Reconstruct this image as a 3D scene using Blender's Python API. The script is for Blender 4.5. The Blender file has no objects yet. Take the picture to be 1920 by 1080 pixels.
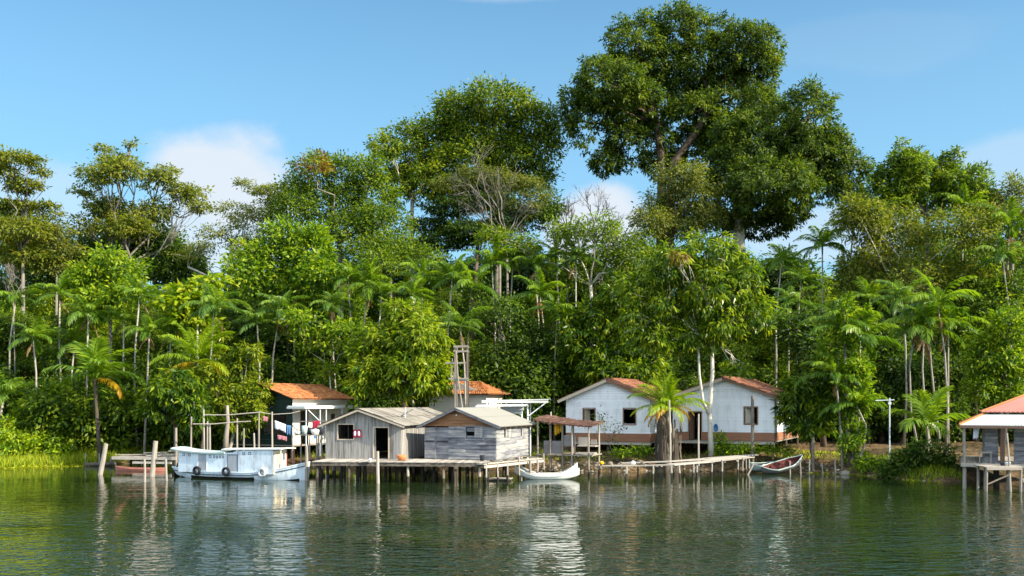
import bpy, math, random
import numpy as np
from mathutils import Vector, Matrix

F, HZ, CXP, CH = 1800.0, 755.0, 960.0, 5.0
R = math.radians
sc = bpy.context.scene
COL = sc.collection
RN = random.Random(11)
NP = np.random.default_rng(7)

def at(px, py, Y):
    return Vector(((px - CXP) * Y / F, Y, CH - (py - HZ) * Y / F))

# ---------------------------------------------------------------- tagging
def tag(o, label=None, cat=None, group=None, kind=None):
    if label: o['label'] = label
    if cat: o['category'] = cat
    if group: o['group'] = group
    if kind: o['kind'] = kind
    return o

def empty(name, loc, rz=0.0, label=None, cat=None, group=None):
    o = bpy.data.objects.new(name, None)
    o.empty_display_size = 0.3
    COL.objects.link(o)
    o.location = loc
    o.rotation_euler = (0, 0, rz)
    return tag(o, label, cat, group)

def link(name, me, parent=None, loc=None):
    o = bpy.data.objects.new(name, me)
    COL.objects.link(o)
    if parent is not None: o.parent = parent
    if loc is not None: o.location = loc
    return o

def copy_tree(o, parent=None, by_parent=None):
    c = o.copy(); COL.objects.link(c)
    if parent is not None: c.parent = parent
    for ch in list(by_parent.get(o.name, [])):
        copy_tree(ch, c, by_parent)
    return c

def children_map():
    m = {}
    for o in sc.objects:
        if o.parent: m.setdefault(o.parent.name, []).append(o)
    return m

# ---------------------------------------------------------------- mesh builder
class MB:
    def __init__(s): s.v = []; s.f = []; s.t = []
    def add(s, vs, fs, tint=0.5):
        b = len(s.v)
        s.v.extend([tuple(p) for p in vs])
        s.f.extend([tuple(i + b for i in f) for f in fs])
        if isinstance(tint, (list, tuple)): s.t.extend(tint)
        else: s.t.extend([tint] * len(vs))
        return s
    def hex(s, p, tint=0.5):      # p: 4 bottom (ccw from above), 4 top
        return s.add(p, [(0, 3, 2, 1), (4, 5, 6, 7), (0, 1, 5, 4), (1, 2, 6, 5), (2, 3, 7, 6), (3, 0, 4, 7)], tint)
    def box(s, x0, x1, y0, y1, z0, z1, tint=0.5):
        return s.hex([(x0, y0, z0), (x1, y0, z0), (x1, y1, z0), (x0, y1, z0), (x0, y0, z1), (x1, y0, z1), (x1, y1, z1), (x0, y1, z1)], tint)
    def beam(s, a, b, w, h, tint=0.5, up=(0, 0, 1)):
        a = Vector(a); b = Vector(b); d = (b - a).normalized(); u = Vector(up)
        if abs(d.dot(u)) > 0.98: u = Vector((0, 1, 0))
        r = d.cross(u).normalized(); u = r.cross(d).normalized()
        r = r * (w / 2); u = u * (h / 2)
        return s.hex([a - r - u, a + r - u, b + r - u, b - r - u, a - r + u, a + r + u, b + r + u, b - r + u], tint)
    def tube(s, pts, rad, n=7, tint=0.5, cap=True):
        pts = [Vector(p) for p in pts]; m = len(pts)
        if not isinstance(rad, (list, tuple)): rad = [rad] * m
        vs = []; ref = Vector((0.37, 0.91, 0.13))
        for i, p in enumerate(pts):
            d = (pts[min(i + 1, m - 1)] - pts[max(i - 1, 0)])
            if d.length < 1e-9: d = Vector((0, 0, 1))
            d.normalize()
            a = d.cross(ref)
            if a.length < 0.05: a = d.cross(Vector((1, 0, 0)))
            a.normalize(); b = d.cross(a)
            for k in range(n):
                q = 2 * math.pi * k / n
                vs.append(p + (a * math.cos(q) + b * math.sin(q)) * rad[i])
        fs = []
        for i in range(m - 1):
            for k in range(n):
                k2 = (k + 1) % n
                fs.append((i * n + k, i * n + k2, (i + 1) * n + k2, (i + 1) * n + k))
        if cap:
            fs.append(tuple(reversed(range(n)))); fs.append(tuple((m - 1) * n + k for k in range(n)))
        return s.add(vs, fs, tint)
    def lathe(s, prof, n=16, c=(0, 0, 0), tint=0.5):
        vs = []; m = len(prof)
        for r, z in prof:
            for k in range(n):
                q = 2 * math.pi * k / n
                vs.append((c[0] + r * math.cos(q), c[1] + r * math.sin(q), c[2] + z))
        fs = [(i * n + k, i * n + (k + 1) % n, (i + 1) * n + (k + 1) % n, (i + 1) * n + k) for i in range(m - 1) for k in range(n)]
        fs.append(tuple(reversed(range(n)))); fs.append(tuple((m - 1) * n + k for k in range(n)))
        return s.add(vs, fs, tint)
    def xform(s, M):
        s.v = [tuple(M @ Vector(p)) for p in s.v]; return s
    def mesh(s, name, mat, smooth=False):
        me = bpy.data.meshes.new(name)
        me.from_pydata(s.v, [], s.f)
        a = me.attributes.new('tint', 'FLOAT', 'POINT')
        a.data.foreach_set('value', np.array(s.t, dtype=np.float32))
        if mat: me.materials.append(mat)
        if smooth:
            me.polygons.foreach_set('use_smooth', np.ones(len(me.polygons), dtype=bool))
        me.update()
        return me
    def build(s, name, mat, parent=None, smooth=False, loc=None):
        return link(name, s.mesh(name, mat, smooth), parent, loc)

def quads_mesh(name, V, FC, T, mat):
    """V (n,3), FC (m,4) int, T (n) -> mesh"""
    me = bpy.data.meshes.new(name)
    n, m = len(V), len(FC)
    me.vertices.add(n); me.loops.add(m * 4); me.polygons.add(m)
    me.vertices.foreach_set('co', np.ascontiguousarray(V, dtype=np.float32).ravel())
    me.loops.foreach_set('vertex_index', np.ascontiguousarray(FC, dtype=np.int32).ravel())
    me.polygons.foreach_set('loop_start', np.arange(0, m * 4, 4, dtype=np.int32))
    me.update(calc_edges=True)
    a = me.attributes.new('tint', 'FLOAT', 'POINT')
    a.data.foreach_set('value', np.ascontiguousarray(T, dtype=np.float32))
    me.materials.append(mat)
    return me

# ---------------------------------------------------------------- materials
def nodes(name):
    m = bpy.data.materials.new(name); m.use_nodes = True
    nt = m.node_tree
    return m, nt, nt.nodes['Principled BSDF'], nt.nodes['Material Output']

def ramp_fill(r, stops):
    e = r.color_ramp.elements
    while len(e) > 1: e.remove(e[-1])
    e[0].position = stops[0][0]; e[0].color = (*stops[0][1], 1)
    for p, c in stops[1:]:
        x = e.new(p); x.color = (*c, 1)

def mat_tint(name, stops, rough=0.7, spec=0.3, nscale=(3, 3, 3), namt=0.35, bump=0.0, bscale=None, rnd=0.0, metal=0.0):
    """colour = ramp(tint attribute + object-space noise)"""
    m, nt, P, out = nodes(name); N = nt.nodes; L = nt.links
    at_ = N.new('ShaderNodeAttribute'); at_.attribute_name = 'tint'
    tc = N.new('ShaderNodeTexCoord'); mp = N.new('ShaderNodeMapping'); mp.inputs['Scale'].default_value = nscale
    L.new(tc.outputs['Object'], mp.inputs['Vector'])
    nz = N.new('ShaderNodeTexNoise'); nz.inputs['Scale'].default_value = 1.0; nz.inputs['Detail'].default_value = 6; nz.inputs['Roughness'].default_value = 0.65
    L.new(mp.outputs['Vector'], nz.inputs['Vector'])
    ma = N.new('ShaderNodeMath'); ma.operation = 'MULTIPLY_ADD'
    L.new(nz.outputs['Fac'], ma.inputs[0]); ma.inputs[1].default_value = namt * 2.2; ma.inputs[2].default_value = -namt * 1.1
    ad = N.new('ShaderNodeMath'); ad.operation = 'ADD'
    L.new(at_.outputs['Fac'], ad.inputs[0]); L.new(ma.outputs[0], ad.inputs[1])
    r = N.new('ShaderNodeValToRGB'); ramp_fill(r, stops)
    L.new(ad.outputs[0], r.inputs['Fac']); L.new(r.outputs['Color'], P.inputs['Base Color'])
    P.inputs['Roughness'].default_value = rough
    P.inputs['Specular IOR Level'].default_value = spec
    P.inputs['Metallic'].default_value = metal
    if bump:
        b = N.new('ShaderNodeBump'); b.inputs['Strength'].default_value = bump; b.inputs['Distance'].default_value = 0.03
        L.new(nz.outputs['Fac'], b.inputs['Height']); L.new(b.outputs['Normal'], P.inputs['Normal'])
    return m

def shade(c, k): return tuple(min(1, x * k) for x in c)
def paint(name, c, rough=0.6, dirt=0.25, scale=(2, 2, 2), dirtc=None, spec=0.3):
    d = dirtc or shade(c, 0.45)
    return mat_tint(name, [(0.0, d), (0.3, tuple((a * 2 + b) / 3 for a, b in zip(c, d))), (0.5, c), (1.0, shade(c, 1.12))], rough, spec, scale, dirt)

def leafmat(name, dark, mid, light, yellow, brown, transl=0.45, rough=0.5, spec=0.28, tcol=None):
    m, nt, P, out = nodes(name); N = nt.nodes; L = nt.links
    if name != 'leaf_dead':
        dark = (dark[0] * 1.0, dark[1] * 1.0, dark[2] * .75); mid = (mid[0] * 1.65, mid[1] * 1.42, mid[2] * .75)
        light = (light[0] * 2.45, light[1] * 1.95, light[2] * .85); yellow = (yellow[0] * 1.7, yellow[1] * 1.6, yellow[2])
    at_ = N.new('ShaderNodeAttribute'); at_.attribute_name = 'tint'
    oi = N.new('ShaderNodeObjectInfo')
    ma = N.new('ShaderNodeMath'); ma.operation = 'MULTIPLY_ADD'; ma.inputs[1].default_value = 0.10; ma.inputs[2].default_value = -0.05
    L.new(oi.outputs['Random'], ma.inputs[0])
    ad = N.new('ShaderNodeMath'); ad.operation = 'ADD'
    L.new(at_.outputs['Fac'], ad.inputs[0]); L.new(ma.outputs[0], ad.inputs[1])
    r = N.new('ShaderNodeValToRGB')
    ramp_fill(r, [(0.08, dark), (0.38, mid), (0.66, light), (0.84, yellow), (0.97, brown)])
    L.new(ad.outputs[0], r.inputs['Fac']); L.new(r.outputs['Color'], P.inputs['Base Color'])
    P.inputs['Roughness'].default_value = rough; P.inputs['Specular IOR Level'].default_value = spec
    tr = N.new('ShaderNodeBsdfTranslucent')
    mx = N.new('ShaderNodeMix'); mx.data_type = 'RGBA'; mx.blend_type = 'MULTIPLY'; mx.inputs['Factor'].default_value = 1.0
    L.new(r.outputs['Color'], mx.inputs['A']); mx.inputs['B'].default_value = (*(tcol or (1.5, 1.5, 0.6)), 1)
    L.new(mx.outputs['Result'], tr.inputs['Color'])
    ms = N.new('ShaderNodeMixShader'); ms.inputs['Fac'].default_value = transl
    L.new(P.outputs['BSDF'], ms.inputs[1]); L.new(tr.outputs['BSDF'], ms.inputs[2])
    L.new(ms.outputs['Shader'], out.inputs['Surface'])
    return m

LM = dict(
 giant=leafmat('leaf_giant', (.015, .040, .012), (.034, .074, .015), (.062, .108, .022), (.15, .19, .025), (.16, .09, .03)),
 yellow=leafmat('leaf_yellow_green', (.028, .066, .010), (.066, .125, .014), (.12, .185, .020), (.23, .23, .03), (.20, .09, .025)),
 mid=leafmat('leaf_mid_green', (.020, .055, .012), (.050, .110, .016), (.095, .165, .020), (.18, .21, .03), (.20, .08, .02)),
 bright=leafmat('leaf_bright_green', (.030, .085, .010), (.075, .165, .014), (.14, .23, .018), (.25, .27, .03), (.26, .14, .03)),
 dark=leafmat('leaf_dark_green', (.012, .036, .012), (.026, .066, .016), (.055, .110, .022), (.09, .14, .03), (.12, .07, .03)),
 brown=leafmat('leaf_brownish', (.030, .062, .016), (.068, .115, .024), (.115, .155, .034), (.13, .12, .04), (.17, .085, .03)),
 grey=leafmat('leaf_greyish', (.040, .070, .028), (.075, .115, .042), (.12, .155, .055), (.16, .17, .06), (.15, .11, .05)),
 mango=leafmat('leaf_mango', (.020, .060, .010), (.055, .125, .012), (.12, .19, .016), (.22, .26, .03), (.20, .12, .03), rough=0.33),
 palm=leafmat('leaf_palm', (.024, .070, .016), (.055, .130, .022), (.11, .20, .026), (.26, .27, .03), (.24, .13, .04), rough=0.36),
 palmblue=leafmat('leaf_palm_bluish', (.022, .070, .026), (.050, .120, .036), (.10, .19, .05), (.22, .25, .05), (.24, .13, .04), rough=0.36),
 coco=leafmat('leaf_coconut', (.05, .12, .012), (.10, .20, .014), (.16, .25, .018), (.42, .30, .02), (.42, .20, .02), rough=0.4),
 dead=leafmat('leaf_dead', (.10, .065, .03), (.20, .13, .06), (.30, .20, .09), (.36, .24, .11), (.34, .13, .03), transl=.15, rough=.7, spec=.2, tcol=(1.2, 1, .7)),
 grass=leafmat('grass_blades', (.06, .12, .012), (.12, .20, .016), (.20, .28, .022), (.30, .30, .06), (.25, .18, .06)),
)
BK = dict(
 grey=mat_tint('bark_grey', [(0.1, (.07, .06, .05)), (.5, (.20, .18, .15)), (.9, (.36, .33, .28))], .85, .2, (3, 3, 1.2), .5, .4),
 brown=mat_tint('bark_brown', [(0.1, (.035, .025, .018)), (.5, (.11, .08, .055)), (.9, (.22, .17, .12))], .85, .2, (3, 3, 1.2), .5, .4),
 white=mat_tint('bark_white', [(0.0, (.16, .13, .10)), (.25, (.40, .36, .30)), (.5, (.56, .52, .45)), (.9, (.66, .62, .55))], .8, .2, (2.5, 2.5, 3.5), .5, .2),
 palm=mat_tint('bark_palm', [(0.1, (.16, .14, .11)), (.5, (.34, .31, .26)), (.9, (.50, .47, .41))], .8, .2, (2, 2, 6), .5),
 shaft=mat_tint('palm_crownshaft', [(0.1, (.05, .10, .02)), (.9, (.14, .20, .05))], .5, .4, (2, 2, 2), .4),
 fibre=mat_tint('palm_fibre', [(0.1, (.03, .025, .018)), (.5, (.09, .072, .055)), (.9, (.22, .18, .14))], .9, .1, (9, 9, 1.2), .6, .6),
)
M = dict(
 grey_v=mat_tint('weathered_planks_upright', [(0.0, (.06, .055, .05)), (.3, (.16, .15, .135)), (.55, (.30, .29, .27)), (1, (.44, .425, .39))], .85, .15, (11, 11, .6), .72, .3),
 grey_h=mat_tint('weathered_planks_level', [(0.0, (.04, .038, .042)), (.3, (.115, .12, .138)), (.55, (.24, .245, .262)), (.8, (.42, .40, .36)), (1, (.50, .47, .41))], .85, .15, (.9, .9, 7), .62, .3),
 warm_h=mat_tint('warm_planks_level', [(0.0, (.05, .025, .015)), (.35, (.17, .085, .045)), (.6, (.30, .16, .085)), (1, (.42, .26, .15))], .85, .15, (.9, .9, 7), .35, .3),
 deck=mat_tint('deck_boards', [(0.0, (.10, .085, .07)), (.4, (.32, .28, .23)), (1, (.56, .51, .44))], .85, .15, (3, 3, 3), .35),
 pile=mat_tint('pile_wood', [(0.0, (.03, .026, .02)), (.4, (.12, .10, .08)), (.7, (.28, .245, .20)), (1, (.44, .40, .335))], .85, .2, (5, 5, 1), .3),
 white=paint('white_paint', (.85, .87, .88), .6, .42, (2.2, 2.2, .55), (.40, .40, .37)),
 boatwhite=paint('boat_paint', (.72, .82, .88), .5, .6, (5, 5, 1.6), (.22, .20, .17)),
 cream=paint('cream_paint', (.72, .66, .52), .55, .3, (2, 2, 1), (.35, .28, .2)),
 brown=paint('brown_base_paint', (.32, .15, .085), .7, .3, (1.5, 1.5, 3)),
 frame=paint('wood_frame', (.28, .16, .10), .7, .3, (3, 3, 3)),
 palewood=paint('pale_wood', (.55, .46, .34), .75, .35, (3, 3, 3)),
 plaster=paint('pale_plaster', (.76, .72, .62), .8, .25, (1, 1, 1)),
 green=paint('dark_green_wall', (.010, .026, .018), .7, .3),
 blue=paint('blue_paint', (.22, .36, .55), .6, .3),
 tile=mat_tint('clay_tiles_orange', [(0.0, (.10, .045, .025)), (.35, (.34, .125, .05)), (.6, (.56, .22, .075)), (1, (.66, .32, .14))], .8, .2, (.8, .8, .8), .3),
 tileb=mat_tint('clay_tiles_brown', [(0.0, (.05, .03, .022)), (.35, (.20, .085, .05)), (.6, (.34, .15, .085)), (1, (.48, .25, .15))], .8, .2, (.8, .8, .8), .35),
 fibro=mat_tint('old_sheet_roof', [(0.0, (.05, .045, .04)), (.3, (.17, .15, .125)), (.6, (.29, .265, .22)), (1, (.38, .355, .31))], .85, .15, (1.2, 1.2, 1.2), .3),
 sheet=paint('pale_sheet_roof', (.31, .30, .255), .6, .12, (.8, .8, .8)),
 whitesheet=paint('white_sheet_roof', (.74, .75, .70), .5, .2, (.9, .9, .9)),
 redsheet=paint('red_sheet_roof', (.46, .19, .15), .6, .3, (1, 1, 1), (.28, .11, .08)),
 rust=mat_tint('rusty_roof', [(0.0, (.035, .022, .018)), (.4, (.085, .045, .032)), (.7, (.15, .082, .058)), (1, (.24, .16, .12))], .85, .2, (2, 2, 5), .4),
 rubber=paint('black_rubber', (.014, .014, .016), .7, .3),
 rubberw=paint('white_rubber', (.62, .62, .60), .6, .5, (4, 4, 4), (.08, .08, .08)),
 darkpaint=paint('dark_marking', (.05, .07, .10), .6, .2),
 hullblack=paint('black_bottom_paint', (.018, .016, .015), .6, .3),
 red=paint('red_paint', (.13, .022, .022), .6, .35),
 redbrown=paint('red_brown_paint', (.11, .028, .022), .65, .35),
 pink=paint('faded_pink_red_paint', (.50, .19, .14), .6, .4),
 canoe=paint('canoe_white_paint', (.80, .81, .76), .5, .12),
 palegreen=paint('pale_green_paint', (.50, .62, .58), .6, .35, (2, 2, 2), (.2, .22, .2)),
 yellowcloth=paint('yellow_cloth', (.75, .42, .02), .9, .25),
 whitecloth=paint('white_cloth', (.72, .76, .84), .9, .1),
 bluecloth=paint('blue_cloth', (.10, .22, .42), .9, .2),
 pinkcloth=paint('pink_cloth', (.50, .20, .24), .9, .3),
 redcloth=paint('red_cloth', (.36, .02, .05), .9, .2),
 orange=paint('orange_basket', (.60, .22, .08), .8, .3),
 darkgrey=paint('dark_grey_plastic', (.04, .045, .06), .5, .2),
 greydoor=paint('grey_door_paint', (.40, .43, .46), .7, .4, (3, 3, 1)),
 panel=paint('grey_board', (.22, .21, .21), .85, .3, (3, 3, 3)),
 bluepl=paint('blue_plastic', (.06, .20, .42), .4, .15),
 greypole=paint('painted_steel_pole', (.55, .60, .62), .5, .2),
 rock=mat_tint('rock', [(0.0, (.06, .05, .04)), (.5, (.20, .17, .13)), (1, (.36, .32, .26))], .9, .1, (3, 3, 3), .4),
 rope=paint('rope', (.50, .47, .40), .9, .2),
)
# ================================================================ camera, light, sky
cam_d = bpy.data.cameras.new('camera'); cam = bpy.data.objects.new('camera', cam_d); COL.objects.link(cam)
cam.location = (0, 0, CH); cam.rotation_euler = (R(90), 0, 0)
cam_d.sensor_width = 36; cam_d.lens = F / 1920 * 36
cam_d.shift_y = (HZ - 540) / 1920
cam_d.clip_start = 0.5; cam_d.clip_end = 6000
sc.camera = cam

SUN_AZ, SUN_EL = R(-26), R(30)     # azimuth from +X towards +Y
sd = Vector((math.cos(SUN_AZ) * math.cos(SUN_EL), math.sin(SUN_AZ) * math.cos(SUN_EL), math.sin(SUN_EL)))
sun_d = bpy.data.lights.new('sun', 'SUN'); sun_d.energy = 4.7; sun_d.angle = R(0.5); sun_d.color = (1.0, .89, .72)
sun = bpy.data.objects.new('sun', sun_d); COL.objects.link(sun)
sun.rotation_euler = sd.to_track_quat('Z', 'Y').to_euler(); sun.location = (60, -20, 60)

w = bpy.data.worlds.new('World'); sc.world = w; w.use_nodes = True
nt = w.node_tree; N = nt.nodes; L = nt.links
bg = N['Background']
sky = N.new('ShaderNodeTexSky'); sky.sky_type = 'NISHITA'; sky.sun_disc = False
sky.sun_elevation = SUN_EL; sky.sun_rotation = math.atan2(sd.x, sd.y)
sky.altitude = 0; sky.air_density = 1.0; sky.dust_density = .8; sky.ozone_density = 2.5
hs = N.new('ShaderNodeHueSaturation'); hs.inputs['Saturation'].default_value = 1.1; hs.inputs['Value'].default_value = 1.0
tintn = N.new('ShaderNodeMix'); tintn.data_type = 'RGBA'; tintn.blend_type = 'MULTIPLY'; tintn.inputs['Factor'].default_value = 1
tintn.inputs['B'].default_value = (.68, 1.06, 1.10, 1)
L.new(sky.outputs['Color'], hs.inputs['Color']); L.new(hs.outputs['Color'], tintn.inputs['A'])
# clouds: soft cumulus banks low over the forest, by direction
tc = N.new('ShaderNodeTexCoord'); sx = N.new('ShaderNodeSeparateXYZ'); L.new(tc.outputs['Generated'], sx.inputs[0])
def mnode(op, a, b=None, c=None):
    n = N.new('ShaderNodeMath'); n.operation = op
    for i, q in enumerate((a, b, c)):
        if q is None: continue
        if isinstance(q, (int, float)): n.inputs[i].default_value = q
        else: L.new(q, n.inputs[i])
    return n.outputs[0]
az = mnode('ARCTAN2', sx.outputs['X'], sx.outputs['Y']); el = mnode('ARCSINE', sx.outputs['Z'])
nz = N.new('ShaderNodeTexNoise'); nz.inputs['Scale'].default_value = 9; nz.inputs['Detail'].default_value = 7; nz.inputs['Roughness'].default_value = .55
mp = N.new('ShaderNodeMapping'); mp.inputs['Scale'].default_value = (1, 1, 1.5); L.new(tc.outputs['Generated'], mp.inputs['Vector']); L.new(mp.outputs['Vector'], nz.inputs['Vector'])
def cloud(px, py, rx, ry, amp):
    d = Vector(((px - CXP) / F, 1, (HZ - py) / F)).normalized()
    a0 = math.atan2(d.x, d.y); e0 = math.asin(d.z)
    u = mnode('MULTIPLY', mnode('SUBTRACT', az, a0), F / rx); v = mnode('MULTIPLY', mnode('SUBTRACT', el, e0), F / ry)
    r2 = mnode('ADD', mnode('MULTIPLY', u, u), mnode('MULTIPLY', v, v))
    q = mnode('SUBTRACT', 1.0, mnode('SQRT', r2))
    q = mnode('ADD', q, mnode('MULTIPLY', mnode('SUBTRACT', nz.outputs['Fac'], 0.5), 1.2))
    s = N.new('ShaderNodeMapRange'); s.interpolation_type = 'SMOOTHSTEP'; L.new(q, s.inputs['Value'])
    s.inputs['From Min'].default_value = 0.0; s.inputs['From Max'].default_value = 0.45; s.inputs['To Max'].default_value = amp
    return s.outputs['Result']
cm = cloud(432, 350, 150, 128, .9)
for a in ((1125, 430, 120, 90, .9), (400, 450, 190, 90, .7), (1890, 300, 120, 60, .3), (950, -20, 180, 30, .3), (60, 400, 150, 120, .35), (1540, 440, 200, 60, .45), (1650, 80, 260, 60, .06)):
    cm = mnode('MAXIMUM', cm, cloud(*a))
# broken bright cumulus overhead and behind the viewer, unseen and added as fill light
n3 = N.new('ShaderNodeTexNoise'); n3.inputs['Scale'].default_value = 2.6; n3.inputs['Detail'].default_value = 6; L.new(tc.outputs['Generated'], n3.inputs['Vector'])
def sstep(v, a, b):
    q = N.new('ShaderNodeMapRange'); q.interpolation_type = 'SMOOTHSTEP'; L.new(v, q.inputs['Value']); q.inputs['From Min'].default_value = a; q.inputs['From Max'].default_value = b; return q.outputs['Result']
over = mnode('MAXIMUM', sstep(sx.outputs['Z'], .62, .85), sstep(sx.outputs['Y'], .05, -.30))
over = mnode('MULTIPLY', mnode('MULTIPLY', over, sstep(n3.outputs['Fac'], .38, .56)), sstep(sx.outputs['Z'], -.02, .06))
# pale humid air low in the sky
low = mnode('MULTIPLY', sstep(sx.outputs['Z'], .62, .05), .66)
hz = N.new('ShaderNodeMix'); hz.data_type = 'RGBA'; L.new(low, hz.inputs['Factor']); L.new(tintn.outputs['Result'], hz.inputs['A']); hz.inputs['B'].default_value = (2.55, 4.6, 6.35, 1)
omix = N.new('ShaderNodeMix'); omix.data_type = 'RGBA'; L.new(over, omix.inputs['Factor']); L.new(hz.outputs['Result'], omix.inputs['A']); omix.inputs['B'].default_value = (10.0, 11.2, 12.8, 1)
cmix = N.new('ShaderNodeMix'); cmix.data_type = 'RGBA'
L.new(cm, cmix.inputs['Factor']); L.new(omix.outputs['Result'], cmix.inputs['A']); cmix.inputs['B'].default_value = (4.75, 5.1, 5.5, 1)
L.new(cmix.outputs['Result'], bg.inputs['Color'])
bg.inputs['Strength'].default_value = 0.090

vs = sc.view_settings; vs.view_transform = 'Standard'; vs.look = 'None'; vs.gamma = 1; vs.exposure = 0.95
cy = sc.cycles
cy.max_bounces = 6; cy.diffuse_bounces = 3; cy.glossy_bounces = 3; cy.transmission_bounces = 3; cy.transparent_max_bounces = 4
cy.caustics_reflective = False; cy.caustics_refractive = False; cy.sample_clamp_indirect = 4
cy.use_denoising = True

# ================================================================ terrain and water
SH = [(-600, 95), (-120, 76), (-60, 73), (-39, 74), (-34.6, 77), (-29, 79.5), (-22, 78.5), (-15, 76.5), (-10.5, 73.5), (1.6, 70.5), (5.7, 69), (11.3, 70.5), (16.9, 69.6), (20.4, 68.6), (23.0, 67.4), (24.6, 65.2), (25.4, 62.5), (26.6, 60.6), (28.2, 60.6), (33, 62), (60, 63), (600, 70)]
SHX = np.array([a for a, b in SH]); SHY = np.array([b for a, b in SH])
def gz(x, y):
    x = np.asarray(x, float); y = np.asarray(y, float)
    d = y - np.interp(x, SHX, SHY) + 0.5 * np.sin(x * 0.9) * 0.6 + 0.25 * np.sin(x * 2.3 + 1)
    z = np.interp(d, [-60, -6, -1, 0, 1.2, 3.5, 7, 20, 60, 400], [-4, -1.6, -.25, 0, .38, .78, 1.12, 1.35, 2.0, 4.0])
    z = z + np.where(d > 0.2, .06 * np.sin(x * 1.7 + y * .6) + .05 * np.sin(x * .5 - y * 1.1), 0)
    return z
def gzf(x, y): return float(gz(x, y))

xs = np.concatenate([np.linspace(-700, -90, 30)[:-1], np.linspace(-90, -45, 40)[:-1], np.linspace(-45, 45, 240)[:-1], np.linspace(45, 90, 40)[:-1], np.linspace(90, 700, 30)])
ys = np.concatenate([np.linspace(35, 56, 10)[:-1], np.linspace(56, 86, 90)[:-1], np.linspace(86, 140, 30)[:-1], np.linspace(140, 1800, 30)])
X, Y = np.meshgrid(xs, ys)
Z = gz(X, Y) + NP.normal(0, .03, X.shape) * (Y < 120)
V = np.stack([X, Y, Z], -1).reshape(-1, 3)
nx = len(xs); ii = (np.arange(len(ys) - 1)[:, None] * nx + np.arange(nx - 1)[None, :]).ravel()
FC = np.stack([ii, ii + 1, ii + nx + 1, ii + nx], -1)
mg, nt, P, out = nodes('bank_soil'); N = nt.nodes; L = nt.links
tc = N.new('ShaderNodeTexCoord'); n1 = N.new('ShaderNodeTexNoise'); n1.inputs['Scale'].default_value = .35; n1.inputs['Detail'].default_value = 8; n1.inputs['Roughness'].default_value = .7
n2 = N.new('ShaderNodeTexNoise'); n2.inputs['Scale'].default_value = 4; n2.inputs['Detail'].default_value = 6
L.new(tc.outputs['Object'], n1.inputs['Vector']); L.new(tc.outputs['Object'], n2.inputs['Vector'])
r = N.new('ShaderNodeValToRGB'); ramp_fill(r, [(.32, (.035, .045, .015)), (.45, (.11, .08, .04)), (.56, (.24, .155, .08)), (.7, (.06, .065, .022))])
L.new(n1.outputs['Fac'], r.inputs['Fac'])
r2 = N.new('ShaderNodeValToRGB'); ramp_fill(r2, [(.3, (.35, .35, .35)), (.7, (1.1, 1.1, 1.1))]); L.new(n2.outputs['Fac'], r2.inputs['Fac'])
mx = N.new('ShaderNodeMix'); mx.data_type = 'RGBA'; mx.blend_type = 'MULTIPLY'; mx.inputs['Factor'].default_value = 1
L.new(r.outputs['Color'], mx.inputs['A']); L.new(r2.outputs['Color'], mx.inputs['B']); L.new(mx.outputs['Result'], P.inputs['Base Color'])
P.inputs['Roughness'].default_value = .95; P.inputs['Specular IOR Level'].default_value = .1
b = N.new('ShaderNodeBump'); b.inputs['Strength'].default_value = .6; b.inputs['Distance'].default_value = .15; L.new(n2.outputs['Fac'], b.inputs['Height']); L.new(b.outputs['Normal'], P.inputs['Normal'])
go = link('ground', quads_mesh('ground', V, FC, np.full(len(V), .5), mg)); tag(go, 'brown earth riverbank with patches of grass', 'ground', kind='structure')

mw, nt, P, out = nodes('river_water'); N = nt.nodes; L = nt.links
P.inputs['Base Color'].default_value = (.013, .026, .007, 1)
P.inputs['Roughness'].default_value = .012; P.inputs['IOR'].default_value = 1.42; P.inputs['Specular IOR Level'].default_value = 0.6
tc = N.new('ShaderNodeTexCoord')
def wave(scale, sc_, detail, rough=.5, rot=0.0, dist=0.0):
    mp = N.new('ShaderNodeMapping'); mp.inputs['Scale'].default_value = scale; mp.inputs['Rotation'].default_value = (0, 0, rot)
    L.new(tc.outputs['Object'], mp.inputs['Vector'])
    n = N.new('ShaderNodeTexNoise'); n.inputs['Scale'].default_value = sc_; n.inputs['Detail'].default_value = detail; n.inputs['Roughness'].default_value = rough; n.inputs['Distortion'].default_value = dist
    L.new(mp.outputs['Vector'], n.inputs['Vector']); return n.outputs['Fac']
def mn(op, a, b=None, c=None):
    n = N.new('ShaderNodeMath'); n.operation = op
    for i, q in enumerate((a, b, c)):
        if q is None: continue
        if isinstance(q, (int, float)): n.inputs[i].default_value = q
        else: L.new(q, n.inputs[i])
    return n.outputs[0]
w1 = wave((.5, 1.4, 1), 1.0, 2.5, .5, R(6), .5)      # slow swell
w2 = wave((1.5, 2.6, 1), 1.0, 2, .5, R(-8), .4)       # wind ripples
w3 = wave((.035, .12, 1), 1.0, 3, .6)                # patches of rougher water
patch = mn('MULTIPLY_ADD', w3, 3.6, -1.1)
patch = mn('MAXIMUM', mn('MINIMUM', patch, 1.5), .22)
sy = N.new('ShaderNodeSeparateXYZ'); L.new(tc.outputs['Object'], sy.inputs[0])
calm = N.new('ShaderNodeMapRange'); L.new(sy.outputs['Y'], calm.inputs['Value'])   # sheltered near the bank
calm.inputs['From Min'].default_value = 26; calm.inputs['From Max'].default_value = 62; calm.inputs['To Min'].default_value = .9; calm.inputs['To Max'].default_value = .10
near = N.new('ShaderNodeMapRange'); L.new(sy.outputs['Y'], near.inputs['Value'])   # open, wind-ruffled water out in the river
near.inputs['From Min'].default_value = 24; near.inputs['From Max'].default_value = 48; near.inputs['To Min'].default_value = 3.4; near.inputs['To Max'].default_value = 0.0
swell = mn('MULTIPLY', w1, mn('MULTIPLY', calm.outputs['Result'], .075))
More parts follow.
